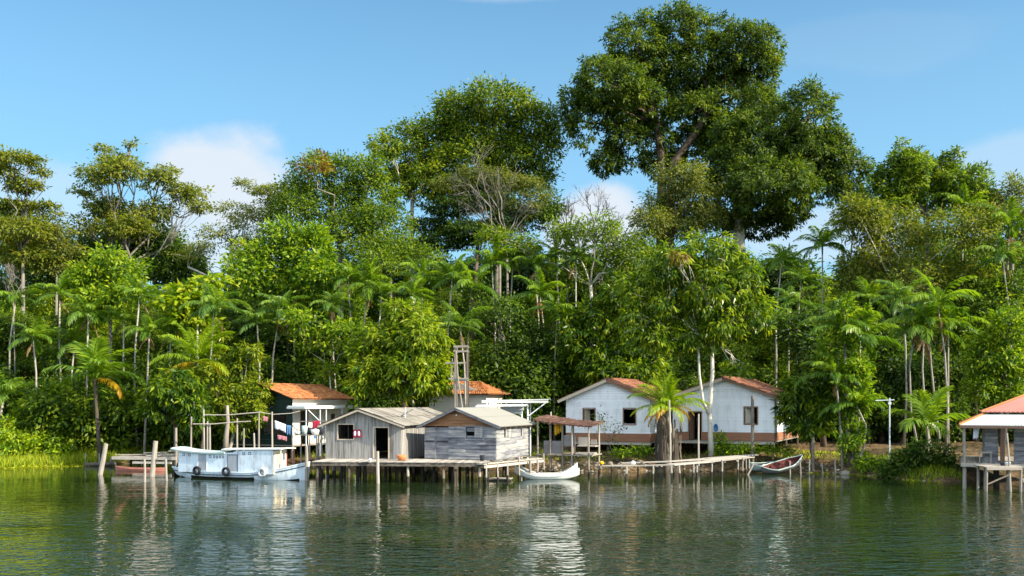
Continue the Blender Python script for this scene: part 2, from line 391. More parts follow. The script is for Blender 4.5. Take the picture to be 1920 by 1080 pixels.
rip = mn('MULTIPLY', w2, mn('MULTIPLY', mn('ADD', calm.outputs['Result'], near.outputs['Result']), .11))
h = mn('MULTIPLY', mn('ADD', swell, rip), patch)
b = N.new('ShaderNodeBump'); b.inputs['Strength'].default_value = 1.0; b.inputs['Distance'].default_value = 1.0
L.new(h, b.inputs['Height']); L.new(b.outputs['Normal'], P.inputs['Normal'])
wm = MB(); wm.add([(-700, -500, 0), (700, -500, 0), (700, 100, 0), (-700, 100, 0)], [(0, 1, 2, 3)])
wo = wm.build('water', mw); tag(wo, 'dark green rippled river water', 'water', kind='structure')
# ================================================================ plant generators
def norm(a): return a / np.maximum(np.linalg.norm(a, axis=-1, keepdims=True), 1e-6)

def leaves_mesh(name, C, D, NN, Ln, W, T, mat, fold=.18, drp=.12):
    S = norm(np.cross(D, NN)); N2 = norm(np.cross(S, D)); L1 = Ln[:, None]; W1 = W[:, None]
    n = len(C); V = np.empty((n, 4, 3))
    V[:, 0] = C
    mid = C + D * L1 * .45
    V[:, 1] = mid + S * W1 * .5 + N2 * W1 * fold
    V[:, 2] = C + D * L1 - N2 * L1 * drp
    V[:, 3] = mid - S * W1 * .5 + N2 * W1 * fold
    FC = np.arange(n * 4).reshape(n, 4)
    return quads_mesh(name, V.reshape(-1, 3), FC, np.repeat(T, 4), mat)

def crown(name, lobes, mat, leaf, cl, per, dens, droop, inner, rng, rosette=False, tint0=0.0, lower=.5, flat=.8, outd=.6):
    """lobes: (x,y,z,rx,ry,rz,tint offset). Returns leaf mesh and list of cluster centres per lobe"""
    Cs, U, TT, cents = [], [], [], []
    for (x, y, z, rx, ry, rz, to) in lobes:
        area = (rx * rz + rx * ry + ry * rz) / 3 * 4 * math.pi
        n = max(5, int(dens * area * 1.8 / cl ** 2))
        u = norm(rng.normal(size=(n, 3)))
        keep = ((u[:, 2] > -.35) | (rng.random(n) < lower)) & ((u[:, 1] < .55) | (rng.random(n) < .55))
        u = u[keep]; n = len(u)
        ph = rng.random(3) * 6.28
        rad = (1 - (1 - inner) * rng.random(n) ** 1.4) * (1 + .16 * np.sin(u[:, 0] * 5 + ph[0]) + .13 * np.sin(u[:, 2] * 6 + ph[1]) + .1 * np.sin(u[:, 1] * 7 + ph[2]))
        c = np.array([x, y, z]) + u * rad[:, None] * np.array([rx, ry, rz])
        cents.append(c); Cs.append(c); U.append(u)
        TT.append(np.full(n, to) + rng.normal(0, .12, n))
    C = np.concatenate(Cs); U = np.concatenate(U); TT = np.concatenate(TT)
    k = per; n = len(C)
    off = rng.normal(size=(n, k, 3)) * cl * np.array([.42, .42, .42 * flat])
    if rosette: off *= .55
    P = C[:, None, :] + off
    D = off / cl * (1.6 if rosette else .9) + U[:, None, :] * outd + rng.normal(size=(n, k, 3)) * .45
    D[..., 2] -= droop
    D = norm(D)
    NN = norm(U[:, None, :] * .8 + np.array([0, 0, .55]) + rng.normal(size=(n, k, 3)) * .5)
    Ln = 1.08 * leaf[0] * (.6 + .7 * rng.random((n, k))); W = 1.12 * leaf[1] * (.7 + .5 * rng.random((n, k)))
    T = .42 + tint0 + TT[:, None] + rng.normal(0, .15, (n, k))
    T = np.where(np.broadcast_to((TT > .4)[:, None], T.shape), np.clip(T, 0, 1), np.clip(T, 0, .76))
    me = leaves_mesh(name, P.reshape(-1, 3), D.reshape(-1, 3), NN.reshape(-1, 3), Ln.ravel(), W.ravel(), T.ravel(), mat)
    return me, cents

def limb(mb, a, b, r0, r1, rng, wob=.08, n=6, seg=4, sag=0.0):
    a = Vector(a); b = Vector(b); d = b - a; L = d.length; pts = []; rs = []
    for i in range(seg + 1):
        t = i / seg
        p = a + d * t + Vector((rng.normal(), rng.normal(), rng.normal())) * L * wob * math.sin(math.pi * t) * .6
        p.z += sag * L * math.sin(math.pi * t)
        pts.append(p); rs.append(r0 + (r1 - r0) * t)
    mb.tube(pts, rs, n, .5 + rng.normal() * .1); return pts

def tree(nm, label, Y, base, lobes, mat, bark='grey', leaf=(.4, .16), cl=.9, per=16, dens=1.0, tr=.25, droop=.3, inner=.5, fork=None,
         seed=1, rosette=False, tint=0.0, lower=.5, twigs=5, cat='tree', group=None, zb=None, stems=None, depth=.85, flat=.8, limbs=True, limb_r=.32, outd=.6):
    rng = np.random.default_rng(seed)
    bx = (base - CXP) * Y / F
    z0 = gzf(bx, Y) if zb is None else zb
    root = Vector((bx, Y, z0)); s = Y / F
    lb = []
    for q in lobes:
        px, py, rx, ry = q[:4]; to = q[4] if len(q) > 4 else 0.0
        dy = q[5] if len(q) > 5 else rng.normal() * rx * s * .45
        c = Vector(((px - CXP) * s, Y + dy, CH - (py - HZ) * s)) - root
        c.x *= 1 + dy / Y * .6
        lb.append((c.x, c.y, c.z, rx * s, max(rx, ry * .8) * s * depth, ry * s, to))
    e = empty(nm, root, 0, label, cat, group)
    cm, cents = crown(nm + '_crown', lb, LM[mat] if isinstance(mat, str) else mat, leaf, cl, per, dens, droop, inner, rng, rosette, tint, lower, flat, outd)
    link('crown', cm, e)
    mb = MB()
    zc = sum(l[2] for l in lb) / len(lb); xc = sum(l[0] for l in lb) / len(lb); yc = sum(l[1] for l in lb) / len(lb)
    zmin = min(l[2] - l[5] for l in lb)
    if stems is None:
        fz = fork if fork is not None else max(zmin + .15 * (zc - zmin), .25 * zc)
        ftop = Vector((xc * .5, yc * .5, fz))
        stems = [[Vector((0, 0, -.4)), ftop * .45 + Vector((rng.normal() * .15, 0, 0)), ftop]]
        st_r = [tr]
    else:
        st = []
        st_r = []
        for pts, r in stems:
            st.append([Vector(((px - CXP) * s, Y, CH - (py - HZ) * s)) - root for px, py in pts]); st_r.append(r)
        stems = st
    tops = []
    for pts, r in zip(stems, st_r):
        m = len(pts); mb.tube(pts, [r * (1.25 if i == 0 else 1 - .45 * i / (m - 1)) for i in range(m)], 9, .5)
        tops.append((pts[-1], r * .55))
    if limbs:
        for li, l in enumerate(lb):
            c = Vector(l[:3])
            tp, r = min(tops, key=lambda q: (q[0] - c).length)
            lr = r * (limb_r + .45 * min(1, l[3] / 4))
            pts = limb(mb, tp, c, lr, lr * .45, rng, .10, 6, 4, .04)
            cs = cents[li]
            if len(cs):
                for j in rng.choice(len(cs), min(twigs, len(cs)), replace=False):
                    q = pts[2 + int(rng.integers(0, 3))]
                    limb(mb, q, cs[j], lr * .4, .02, rng, .10, 4, 3, .03)
    mb.build('trunk', BK[bark], e, True)
    return e

def bare_tree(nm, label, Y, base, targets, r0, bark, seed, by=None, cat='tree', depth=3):
    """leafless tree: limbs towards target pixels, each dividing into twigs"""
    rng = np.random.default_rng(seed); s = Y / F
    bx = (base[0] - CXP) * s; root = Vector((bx, Y, gzf(bx, Y)))
    e = empty(nm, root, 0, label, cat)
    mb = MB(); fk = Vector(((base[0] - CXP) * s, Y, CH - (base[1] - HZ) * s)) - root
    mb.tube([(0, 0, -.3), fk * .5 + Vector((.15, 0, 0)), fk], [r0 * 1.3, r0, r0 * .85], 8)
    br = MB()
    def grow(a, d, L, r, lev):
        b = a + d * L
        pts = limb(br, a, b, r, r * .55, rng, .08, 5, 4, .03)
        if lev <= 0: return
        for i in range(3 if lev > 1 else 4):
            t = .35 + .65 * rng.random(); k = min(4, max(1, int(t * 4)))
            nd = (d + Vector(rng.normal(size=3)) * .55 + Vector((0, 0, .12))).normalized()
            grow(pts[k], nd, L * (.45 + .25 * rng.random()), max(r * .5, .016), lev - 1)
    for (px, py) in targets:
        t = Vector(((px - CXP) * s, Y + rng.normal() * 1.2, CH - (py - HZ) * s)) - root
        d = t - fk
        grow(fk, d.normalized(), d.length * .62, r0 * .5, depth)
    mb.build('trunk', BK[bark], e, True); br.build('branches', BK[bark], e, True)
    return e

# ---------------------------------------------------------------- palms
def frond_mesh(name, mat, Lf, el, arch, nl, ll, lw, sag, rng, tint=0.0, tipyellow=0.0, both=.75):
    pts = []; p = np.zeros(3); n = 14
    for i in range(n + 1):
        t = i / n; a = el - arch * t ** 1.3
        pts.append(p.copy()); p = p + np.array([math.cos(a), 0, math.sin(a)]) * Lf / n
    pts = np.array(pts)
    V, FC, T = [], [], []
    def strip(a, b, wv, t):     # rachis segment quad
        k = len(V); V.extend([a - wv, a + wv, b + wv, b - wv]); FC.append((k, k + 1, k + 2, k + 3)); T.extend([t] * 4)
    for i in range(n):
        wd = .035 * (1 - i / n) + .008
        strip(pts[i], pts[i + 1], np.array([0, wd, 0]), .5 + tint); strip(pts[i], pts[i + 1], np.array([0, 0, wd]), .5 + tint)
    for i in range(nl):
        t = .14 + .86 * (i + .5) / nl; f = t * n; k = min(n - 1, int(f)); fr = f - k
        o = pts[k] * (1 - fr) + pts[k + 1] * fr; tg = pts[k + 1] - pts[k]; tg = tg / np.linalg.norm(tg)
        ln = ll * (math.sin(math.pi * (.12 + .80 * t)) ** .6) * (.85 + .3 * rng.random())
        ph = R(62 - 34 * t)
        for sgn in (-1, 1):
            d = tg * math.cos(ph) + np.array([0, sgn, 0]) * math.sin(ph) + np.array([0, 0, .12 - sag * .35])
            d = d + rng.normal(size=3) * .07; d /= np.linalg.norm(d)
            d2 = d + np.array([0, 0, -sag - .15 * rng.random()]); d2 /= np.linalg.norm(d2)
            m1 = o + d * ln * .5; m2 = m1 + d2 * ln * .5
            wv = np.cross(d, np.array([0, 0, 1.0])); wv /= max(1e-6, np.linalg.norm(wv)); wv = wv * .5 + tg * .5; wv = wv / np.linalg.norm(wv) * lw * .5
            q = len(V); tt = .45 + tint + rng.normal() * .08 + tipyellow * t
            V.extend([o - wv * .6, o + wv * .6, m1 + wv, m1 - wv]); FC.append((q, q + 1, q + 2, q + 3)); T.extend([tt] * 4)
            q = len(V)
            V.extend([m1 - wv, m1 + wv, m2 + wv * .12, m2 - wv * .12]); FC.append((q, q + 1, q + 2, q + 3)); T.extend([tt] * 2 + [tt + .05] * 2)
    return quads_mesh(name, np.array(V), np.array(FC), np.array(T), mat)

prg = np.random.default_rng(5)
FR = {}
for mk in ('palm', 'palmblue'):
    FR[mk] = [frond_mesh('frond_' + mk, LM[mk], L_, R(e_), R(a_), 28, .68, .10, sg, prg, ti) for (e_, a_, L_, sg, ti) in
              ((80, 45, 2.2, .45, .05), (62, 75, 2.45, .7, .0), (45, 85, 2.5, .85, .08), (25, 80, 2.5, 1.0, -.04), (5, 65, 2.4, 1.1, -.08), (68, 60, 2.3, .6, .16))]
FR['dead'] = [frond_mesh('frond_dead', LM['dead'], 1.7, R(e_), R(a_), 20, .45, .07, 1.3, prg, ti) for (e_, a_, ti) in ((-35, 45, 0), (-55, 30, .12), (-20, 65, -.1))]
FR['deado'] = [frond_mesh('frond_dead_orange', LM['dead'], 1.6, R(e_), R(a_), 22, .5, .08, 1.3, prg, .46) for (e_, a_) in ((-50, 35), (-65, 22))]
FR['deadleaf'] = None
FR['coco'] = [frond_mesh('frond_coconut', LM['coco'], L_, R(e_), R(a_), 40, .78, .075, sg, prg, ti, ty) for (e_, a_, L_, sg, ti, ty) in
              ((82, 50, 3.2, .5, -.02, .02), (66, 75, 3.4, .7, .02, .03), (50, 85, 3.4, .8, -.06, .04), (32, 85, 3.4, 1.0, .0, .05), (14, 80, 3.3, 1.15, .06, .12))]
FR['cocoy'] = [frond_mesh('frond_coconut_yellow', LM['coco'], 2.9, R(e_), R(a_), 36, .72, .075, 1.25, prg, .36, .10) for (e_, a_) in ((18, 95), (2, 80))]
FR['broad'] = [frond_mesh('frond_broad', LM['palm'], L_, R(e_), R(a_), 24, 1.0, .13, sg, prg, ti) for (e_, a_, L_, sg, ti) in
               ((80, 55, 2.9, .3, .06), (62, 75, 3.2, .45, .1), (42, 80, 3.2, .6, .02), (20, 80, 3.0, .8, .0))]

TRK = {}
def palm(nm, label, px, py, Y, kind='palm', s=1.0, nf=11, dead=1, deadkind='dead', tilt=0.0, group=None, seed=0, foot=None, tr=.075, shaft=True, yellow=0, zb=None, cat='palm', bark='palm'):
    rng = np.random.default_rng(1000 + seed)
    top = at(px, py, Y)
    fx = (foot if foot is not None else px + tilt) ; bx = (fx - CXP) * Y / F
    z0 = gzf(bx, Y) if zb is None else zb
    root = Vector((bx, Y, z0)); e = empty(nm, root, 0, label, cat, group)
    t = top - root; mb = MB()
    bow = Vector((rng.normal() * .3, rng.normal() * .2, 0)); s = s * (.74 + .28 * rng.random()) * (1.12 if Y < 80 else 1)
    mb.tube([Vector((0, 0, -.3)), t * .33 + bow, t * .68 + bow, t], [tr * 1.45, tr, tr * .9, tr * .75], 7)
    mb.build('trunk', BK[bark], e, True)
    if shaft:
        sh = MB(); sh.tube([t + Vector((0, 0, -.75 * s)), t + Vector((0, 0, -.1)), t + Vector((0, 0, .15))], [tr * .85, tr * 1.1, tr * .6], 7)
        sh.build('crownshaft', BK['shaft'], e, True)
    fr = FR[kind]; a0 = rng.random() * 6.28
    for i in range(nf):
        k = min(len(fr) - 1, int((i / nf) ** (1.35 if kind == 'coco' else 1) * len(fr))) if kind != 'palm' and kind != 'palmblue' else [0, 1, 1, 2, 2, 2, 3, 3, 3, 4, 4, 5, 1, 2, 3][i % 15]
        o = link('frond', fr[k], e, t)
        o.rotation_euler = (rng.normal() * .12, rng.normal() * .13, a0 + i * 2.399 + rng.normal() * .2)
        q = s * (1.0 + .35 * rng.random()); o.scale = (q, q, q)
    for i in range(yellow):
        o = link('yellow_frond', FR['cocoy'][i % 2], e, t); o.rotation_euler = (rng.normal() * .1, rng.normal() * .1, [-.35, 3.4, .25, 2.6, -2.2][i % 5]); o.scale = (s, s, s)
    for i in range(dead):
        o = link('dead_frond', FR[deadkind][i % len(FR[deadkind])], e, t + Vector((0, 0, -.55 * s)))
        o.rotation_euler = (0, rng.normal() * .1, -1.4 + rng.normal() * 1.2 + i * 2.4); q = s * (.75 + .35 * rng.random()); o.scale = (q, q, q)
    return e
# ================================================================ individual trees
G_TALL = 'tall trees behind the village'; G_MID = 'forest trees behind the houses'
big = dict(leaf=(.38, .16), cl=.95, per=26, dens=1.1)
tree('giant_tree', 'tallest dark green tree, huge domed crown rising far above the others', 104, 1243,
     [(1280, 52, 62, 42), (1192, 92, 56, 52), (1395, 95, 60, 52), (1128, 178, 66, 42), (1235, 165, 95, 62), (1368, 175, 86, 62), (1100, 232, 52, 52), (1192, 265, 62, 46), (1330, 110, 66, 58), (1082, 195, 34, 26), (1140, 300, 38, 24), (1420, 130, 36, 50), (1300, 215, 60, 30), (1180, 200, 50, 50), (1240, 120, 56, 44), (1155, 130, 30, 30), (1298, 262, 44, 34, 0, 3), (1345, 240, 46, 40, 0, 2), (1250, 300, 44, 30, 0, 2)],
     'giant', 'brown', tr=.75, droop=.45, seed=2, rosette=True, inner=.62, depth=.9, group=G_TALL, twigs=8, limb_r=.3, lower=.4,
     stems=[([(1243, 470), (1241, 380), (1240, 300), (1230, 230)], .62), ([(1250, 470), (1258, 370), (1262, 305), (1300, 255), (1338, 190)], .6)], **big)
tree('giant_tree', 'second tallest tree, broad olive crown leaning towards the river bend, forked pale trunk', 100, 1385,
     [(1440, 205, 62, 52), (1502, 225, 46, 52), (1478, 292, 82, 58), (1408, 280, 66, 62), (1556, 305, 46, 50), (1592, 322, 36, 28), (1425, 365, 80, 48), (1530, 350, 50, 34), (1362, 262, 36, 52), (1345, 310, 32, 40), (1470, 400, 50, 24), (1560, 262, 30, 22), (1380, 395, 34, 44), (1450, 340, 70, 50), (1370, 320, 50, 50), (1510, 290, 60, 50), (1590, 360, 30, 24), (1440, 415, 50, 30, -.1, 2), (1350, 405, 40, 34, -.1, 2.5), (1335, 350, 30, 40, -.1, 2)],
     'giant', 'white', tr=.7, droop=.5, seed=3, rosette=True, inner=.6, tint=.06, group=G_TALL, twigs=8, depth=.9, lower=.5,
     stems=[([(1384, 480), (1386, 420), (1396, 370), (1440, 320)], .6), ([(1386, 420), (1378, 375), (1362, 330)], .36)], **big)
tree('slender_tree', 'fine leaved grey green tree standing in front of the tallest trunk', 96, 1245,
     [(1270, 338, 44, 30), (1300, 366, 48, 40), (1242, 392, 44, 40), (1312, 405, 50, 34), (1215, 420, 34, 26), (1265, 430, 44, 26)],
     'grey', 'brown', leaf=(.30, .13), cl=.8, per=20, dens=1.15, tr=.25, seed=4, group=G_TALL, droop=.5)
tree('round_tree', 'yellow green tree with a high rounded crown left of the tallest tree', 106, 930,
     [(858, 212, 48, 30), (930, 204, 66, 28), (1000, 228, 44, 30), (895, 250, 80, 40), (822, 252, 50, 36), (1002, 275, 44, 26), (960, 300, 55, 28), (880, 305, 60, 30), (1030, 250, 22, 24), (930, 335, 60, 28, -.05, 2), (850, 350, 50, 28, -.05, 2), (1000, 330, 44, 26, -.05, 1)],
     'yellow', 'grey', leaf=(.40, .17), cl=1.0, per=20, dens=1.3, tr=.5, seed=5, group=G_TALL, inner=.6, depth=.95)
tree('round_tree', 'yellow green tree leaning on the left flank of the rounded one, drooping leaf tufts', 104, 775,
     [(760, 258, 42, 32), (768, 308, 62, 42), (722, 285, 30, 26), (800, 345, 50, 36), (740, 345, 40, 34), (825, 300, 30, 30)],
     'yellow', 'white', leaf=(.40, .17), cl=.95, per=20, dens=1.0, tr=.35, seed=6, group=G_TALL, rosette=True, droop=.5)
tree('feathery_tree', 'tree with grey green feathery sprays below the round yellow green crown', 100, 935,
     [(905, 330, 50, 16), (850, 345, 40, 16), (960, 345, 44, 18), (1000, 365, 30, 20), (985, 390, 34, 20)],
     'grey', 'grey', leaf=(.26, .10), cl=.75, per=18, dens=1.1, tr=.22, seed=7, group=G_TALL, flat=.4)
bare_tree('bare_tree', 'leafless pale grey tree with fanning branches before the round yellow green crown', 98, (950, 455), [(835, 285), (868, 330), (850, 360), (905, 320), (925, 300), (985, 330), (1010, 375), (830, 395)], .15, 'grey', 8)
bare_tree('bare_tree', 'leafless twiggy tree leaning rightwards against the white cloud', 103, (1062, 440), [(1040, 350), (1070, 345), (1088, 365), (1020, 385)], .14, 'brown', 9)
bare_tree('bare_tree', 'leafless twiggy fan crowned tree nearest the tallest tree', 103, (1115, 445), [(1100, 350), (1130, 345), (1155, 362), (1162, 395), (1095, 390)], .13, 'brown', 10)
bare_tree('bare_tree', 'small leafless pale tree low at the left edge among the palms', 87, (25, 560), [(10, 490), (30, 480), (50, 500), (-5, 520)], .045, 'grey', 71)
bare_tree('bare_tree', 'thin leafless tree standing between the middle palms and the pale leaved tree', 91, (1150, 590), [(1135, 520), (1160, 510), (1172, 540)], .06, 'grey', 72)
tree('layered_tree', 'dark tree with flat layered branches below the grey bare tree', 102, 880,
     [(850, 388, 62, 16), (915, 372, 55, 16), (815, 418, 46, 14), (955, 418, 50, 20), (1000, 405, 46, 20), (890, 435, 60, 16), (830, 450, 60, 16), (1035, 385, 22, 24)],
     'dark', 'brown', leaf=(.34, .15), cl=.8, per=18, dens=1.2, tr=.35, seed=11, group=G_TALL, flat=.35, limb_r=.25)
tree('dense_tree', 'dense mid green tree with a rusty orange patch near its top', 99, 640,
     [(590, 318, 42, 30), (650, 322, 48, 38), (700, 375, 52, 44), (620, 378, 62, 42), (556, 355, 36, 32), (720, 425, 52, 38), (655, 438, 60, 34), (606, 325, 22, 15, .52, -3.6), (560, 400, 40, 34), (690, 320, 34, 26)],
     'mid', 'grey', leaf=(.34, .15), cl=.9, per=20, dens=1.15, tr=.45, seed=12, group=G_TALL, inner=.6)
tree('spreading_tree', 'thin spreading tree with flat leaf sprays reaching left under the grey cloud', 102, 545,
     [(500, 350, 40, 9), (465, 352, 20, 6), (530, 378, 35, 14), (515, 400, 26, 12, .1)], 'brown', 'grey', leaf=(.32, .13), cl=.65, per=13, dens=.9, tr=.16, seed=13, tint=0.10, group=G_TALL, flat=.4)
tree('sparse_tree', 'sparse brownish tree with open crooked crown standing against blue sky', 106, 222,
     [(215, 302, 38, 18), (248, 272, 12, 5), (182, 335, 26, 20), (243, 335, 44, 24), (303, 338, 40, 22), (345, 362, 34, 20), (372, 388, 20, 12), (200, 392, 46, 28), (283, 392, 44, 20), (160, 425, 24, 20), (190, 275, 14, 6), (250, 430, 50, 24), (155, 360, 18, 8)],
     'brown', 'grey', leaf=(.38, .16), cl=.75, per=15, dens=1.0, tr=.45, seed=14, tint=0.14, group=G_TALL, flat=.5, inner=.3, twigs=9, limb_r=.34, fork=16.0)
tree('layered_tree', 'thin layered tree at the left edge with pagoda like leaf sprays', 100, 42,
     [(35, 300, 40, 11), (12, 325, 32, 12), (75, 322, 16, 8), (52, 350, 30, 12), (82, 385, 20, 10), (22, 388, 36, 15), (62, 305, 24, 8), (30, 345, 20, 10), (40, 435, 56, 22, .05), (10, 470, 44, 30, .05), (60, 480, 40, 24)],
     'brown', 'grey', leaf=(.40, .16), cl=.7, per=15, dens=.95, tr=.28, seed=15, tint=0.14, group=G_TALL, flat=.35)
tree('slender_tree', 'narrow green tree tucked beside the pagoda like layered tree', 101, 108,
     [(105, 405, 14, 10), (100, 435, 26, 18), (112, 470, 34, 24), (90, 500, 34, 20)], 'grey', 'grey', leaf=(.34, .14), cl=.75, per=16, dens=1.0, tr=.2, seed=16, group=G_TALL, flat=.5)
tree('sparse_tree', 'sparse dry looking tree with see-through crown and pale leaning trunks', 104, 432,
     [(430, 388, 34, 14), (462, 418, 36, 18), (490, 405, 28, 22), (412, 440, 34, 14), (385, 468, 30, 10), (450, 455, 34, 14), (360, 480, 30, 8), (480, 450, 24, 18)],
     'brown', 'white', leaf=(.28, .12), cl=.7, per=12, dens=.8, tr=.18, seed=17, tint=0.12, group=G_TALL, flat=.4,
     stems=[([(432, 560), (430, 500), (434, 455)], .2), ([(412, 560), (395, 520), (352, 500)], .16)])
tree('mid_green_tree', 'mid green tree behind the sparse brownish tree, lower right of its trunk', 112, 330,
     [(250, 450, 50, 34), (300, 470, 50, 36), (190, 455, 44, 34), (360, 505, 44, 30), (150, 500, 44, 30)], 'mid', 'brown', leaf=(.40, .17), cl=.95, per=18, dens=1.1, tr=.3, seed=118, group=G_TALL, tint=-.05)
tree('mid_green_tree', 'mid green tree at the left edge behind the pagoda like layered tree', 108, 30,
     [(10, 440, 44, 34), (50, 460, 44, 30), (85, 440, 30, 24), (20, 400, 30, 20), (60, 410, 26, 16)], 'mid', 'brown', leaf=(.38, .16), cl=.9, per=18, dens=1.1, tr=.3, seed=119, group=G_TALL, tint=-.02)
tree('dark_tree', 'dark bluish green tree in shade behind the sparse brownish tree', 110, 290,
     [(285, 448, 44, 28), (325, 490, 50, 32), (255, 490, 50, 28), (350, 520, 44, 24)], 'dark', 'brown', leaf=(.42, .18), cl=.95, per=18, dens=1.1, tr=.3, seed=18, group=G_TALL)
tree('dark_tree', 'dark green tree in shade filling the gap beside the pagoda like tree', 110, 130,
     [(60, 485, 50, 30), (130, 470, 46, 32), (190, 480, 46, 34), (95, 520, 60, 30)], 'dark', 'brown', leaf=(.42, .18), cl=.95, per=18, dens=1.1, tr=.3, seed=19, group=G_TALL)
tree('palmate_tree', 'tall tree topped with starry palmate leaf sprigs against the sky', 94, 1740,
     [(1690, 300, 24, 24), (1735, 318, 52, 36), (1785, 325, 36, 32), (1688, 348, 52, 38), (1650, 330, 16, 18), (1690, 268, 8, 7), (1716, 285, 6, 6), (1798, 288, 10, 10), (1820, 372, 34, 32), (1745, 372, 60, 34), (1770, 300, 10, 14), (1660, 385, 46, 40), (1700, 320, 40, 36), (1800, 350, 40, 36), (1840, 390, 30, 30)],
     'mid', 'grey', leaf=(.38, .15), cl=.75, per=17, dens=1.1, tr=.35, seed=20, group=G_TALL, rosette=True, tint=.05)
tree('speckled_tree', 'wide tree with speckled brownish yellow foliage on the right', 89, 1715,
     [(1622, 415, 50, 40), (1700, 430, 70, 48), (1780, 440, 60, 40), (1642, 508, 62, 42), (1720, 528, 82, 50), (1800, 535, 54, 42), (1838, 415, 34, 34), (1598, 398, 30, 26), (1640, 480, 30, 20, .2)],
     'brown', 'white', leaf=(.32, .14), cl=.85, per=18, dens=1.4, tr=.25, seed=21, group=G_MID, tint=.08)
tree('edge_tree', 'soft blue green tree at the upper right edge of the forest', 93, 1895,
     [(1895, 366, 34, 24), (1868, 400, 36, 30), (1915, 420, 40, 36), (1890, 460, 40, 30)], 'grey', 'grey', leaf=(.34, .14), cl=.85, per=18, dens=1.05, tr=.3, seed=22, group=G_TALL)
tree('bright_tree', 'bright green broadleaf tree between the sparse dry tree and the dense tree', 91, 545,
     [(545, 442, 52, 26), (500, 485, 42, 36), (582, 478, 52, 36), (468, 525, 34, 34), (540, 535, 62, 42), (610, 525, 42, 34), (455, 480, 24, 22, .2)],
     'bright', 'grey', leaf=(.46, .20), cl=.9, per=18, dens=1.1, tr=.3, seed=23, group=G_MID)
tree('bright_tree', 'bright leafy tree below the sparse brownish tree on the left', 87, 212,
     [(215, 505, 52, 26), (168, 520, 38, 28), (242, 560, 36, 32), (180, 570, 44, 30), (200, 478, 26, 12)], 'bright', 'grey', leaf=(.42, .19), cl=.85, per=17, dens=1.05, tr=.25, seed=24, group=G_MID)
tree('broadleaf_tree', 'sunlit olive tree low between the dense tree and tall palms', 95, 730,
     [(690, 470, 46, 28), (745, 470, 46, 30), (790, 490, 42, 26), (720, 505, 50, 24)], 'mid', 'grey', leaf=(.34, .15), cl=.85, per=18, dens=1.1, tr=.25, seed=25, group=G_MID, tint=.08)
tree('broadleaf_tree', 'pale leaved tree in the middle beneath the twiggy leafless trees', 94, 1130,
     [(1060, 448, 36, 26), (1112, 438, 44, 20), (1162, 452, 36, 24), (1140, 495, 52, 40), (1090, 515, 44, 32), (1190, 485, 42, 42), (930, 448, 40, 16), (985, 460, 36, 16)],
     'mid', 'white', leaf=(.32, .14), cl=.85, per=18, dens=1.1, tr=.3, seed=26, group=G_MID, tint=.12)
tree('mango_tree', 'tall mango tree with glossy hanging leaves left of the white trunked tree', 85, 1155,
     [(1130, 598, 62, 40), (1182, 640, 52, 40), (1112, 662, 52, 40), (1200, 700, 44, 26), (1080, 618, 34, 40), (1160, 556, 44, 34), (1140, 700, 50, 26), (1200, 560, 40, 44)],
     'mango', 'grey', leaf=(.50, .15), cl=.8, per=16, dens=1.0, tr=.3, droop=.8, seed=27, group=G_MID, rosette=True)
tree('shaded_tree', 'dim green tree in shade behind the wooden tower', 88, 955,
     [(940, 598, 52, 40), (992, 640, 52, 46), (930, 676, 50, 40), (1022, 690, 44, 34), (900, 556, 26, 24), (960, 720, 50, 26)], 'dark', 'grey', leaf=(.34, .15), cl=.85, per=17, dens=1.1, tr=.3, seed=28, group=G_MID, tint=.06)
tree('white_trunk_tree', 'large drooping leaved tree on twin white trunks before the white houses', 71, 1333,
     [(1320, 478, 60, 36), (1252, 498, 50, 40), (1388, 520, 46, 46), (1330, 552, 72, 50), (1240, 578, 50, 40), (1410, 588, 32, 36), (1290, 632, 50, 30), (1380, 690, 20, 14), (1205, 545, 40, 36), (1222, 636, 40, 32), (1352, 610, 46, 32), (1180, 600, 26, 26), (1260, 490, 18, 12, .5, -3)],
     'mango', 'white', leaf=(.46, .13), cl=.75, per=16, dens=.95, tr=.34, droop=.9, seed=29, group=None, rosette=True, tint=-.03, limb_r=.35, twigs=7,
     stems=[([(1334, 856), (1332, 815), (1330, 775), (1336, 700), (1334, 620)], .21), ([(1330, 778), (1318, 752), (1311, 700), (1309, 625)], .13)])
tree('mango_tree', 'dense rounded mango tree with glittering leaves behind the grey houses', 79, 760,
     [(762, 598, 46, 32), (722, 640, 50, 38), (792, 638, 50, 42), (702, 690, 46, 42), (770, 700, 62, 46), (818, 690, 24, 40), (682, 728, 30, 26), (740, 580, 24, 16), (820, 730, 20, 22)],
     'mango', 'brown', leaf=(.50, .15), cl=.72, per=18, dens=1.15, tr=.4, droop=.8, seed=30, rosette=True, tint=.07, depth=.95)
tree('mango_tree', 'low dark mango tree with long leaves behind the grey pier', 73.2, 325,
     [(310, 738, 36, 30), (350, 748, 36, 34), (290, 768, 26, 26), (370, 780, 24, 28), (330, 706, 24, 18)], 'mango', 'brown', leaf=(.55, .16), cl=.7, per=15, dens=1.0, tr=.18, droop=.9, seed=31, rosette=True, tint=-.08)
tree('fruit_tree', 'yellow green tree hanging over the poles beside the orange tiled house', 76.5, 424,
     [(432, 690, 42, 32), (458, 738, 36, 34), (420, 748, 34, 30), (440, 795, 36, 24), (470, 660, 24, 18), (488, 772, 16, 22), (502, 752, 18, 20), (488, 735, 20, 20), (400, 700, 24, 24)],
     'yellow', 'palm', leaf=(.40, .14), cl=.65, per=17, dens=1.05, tr=.2, droop=.6, seed=32, rosette=True, tint=.08)
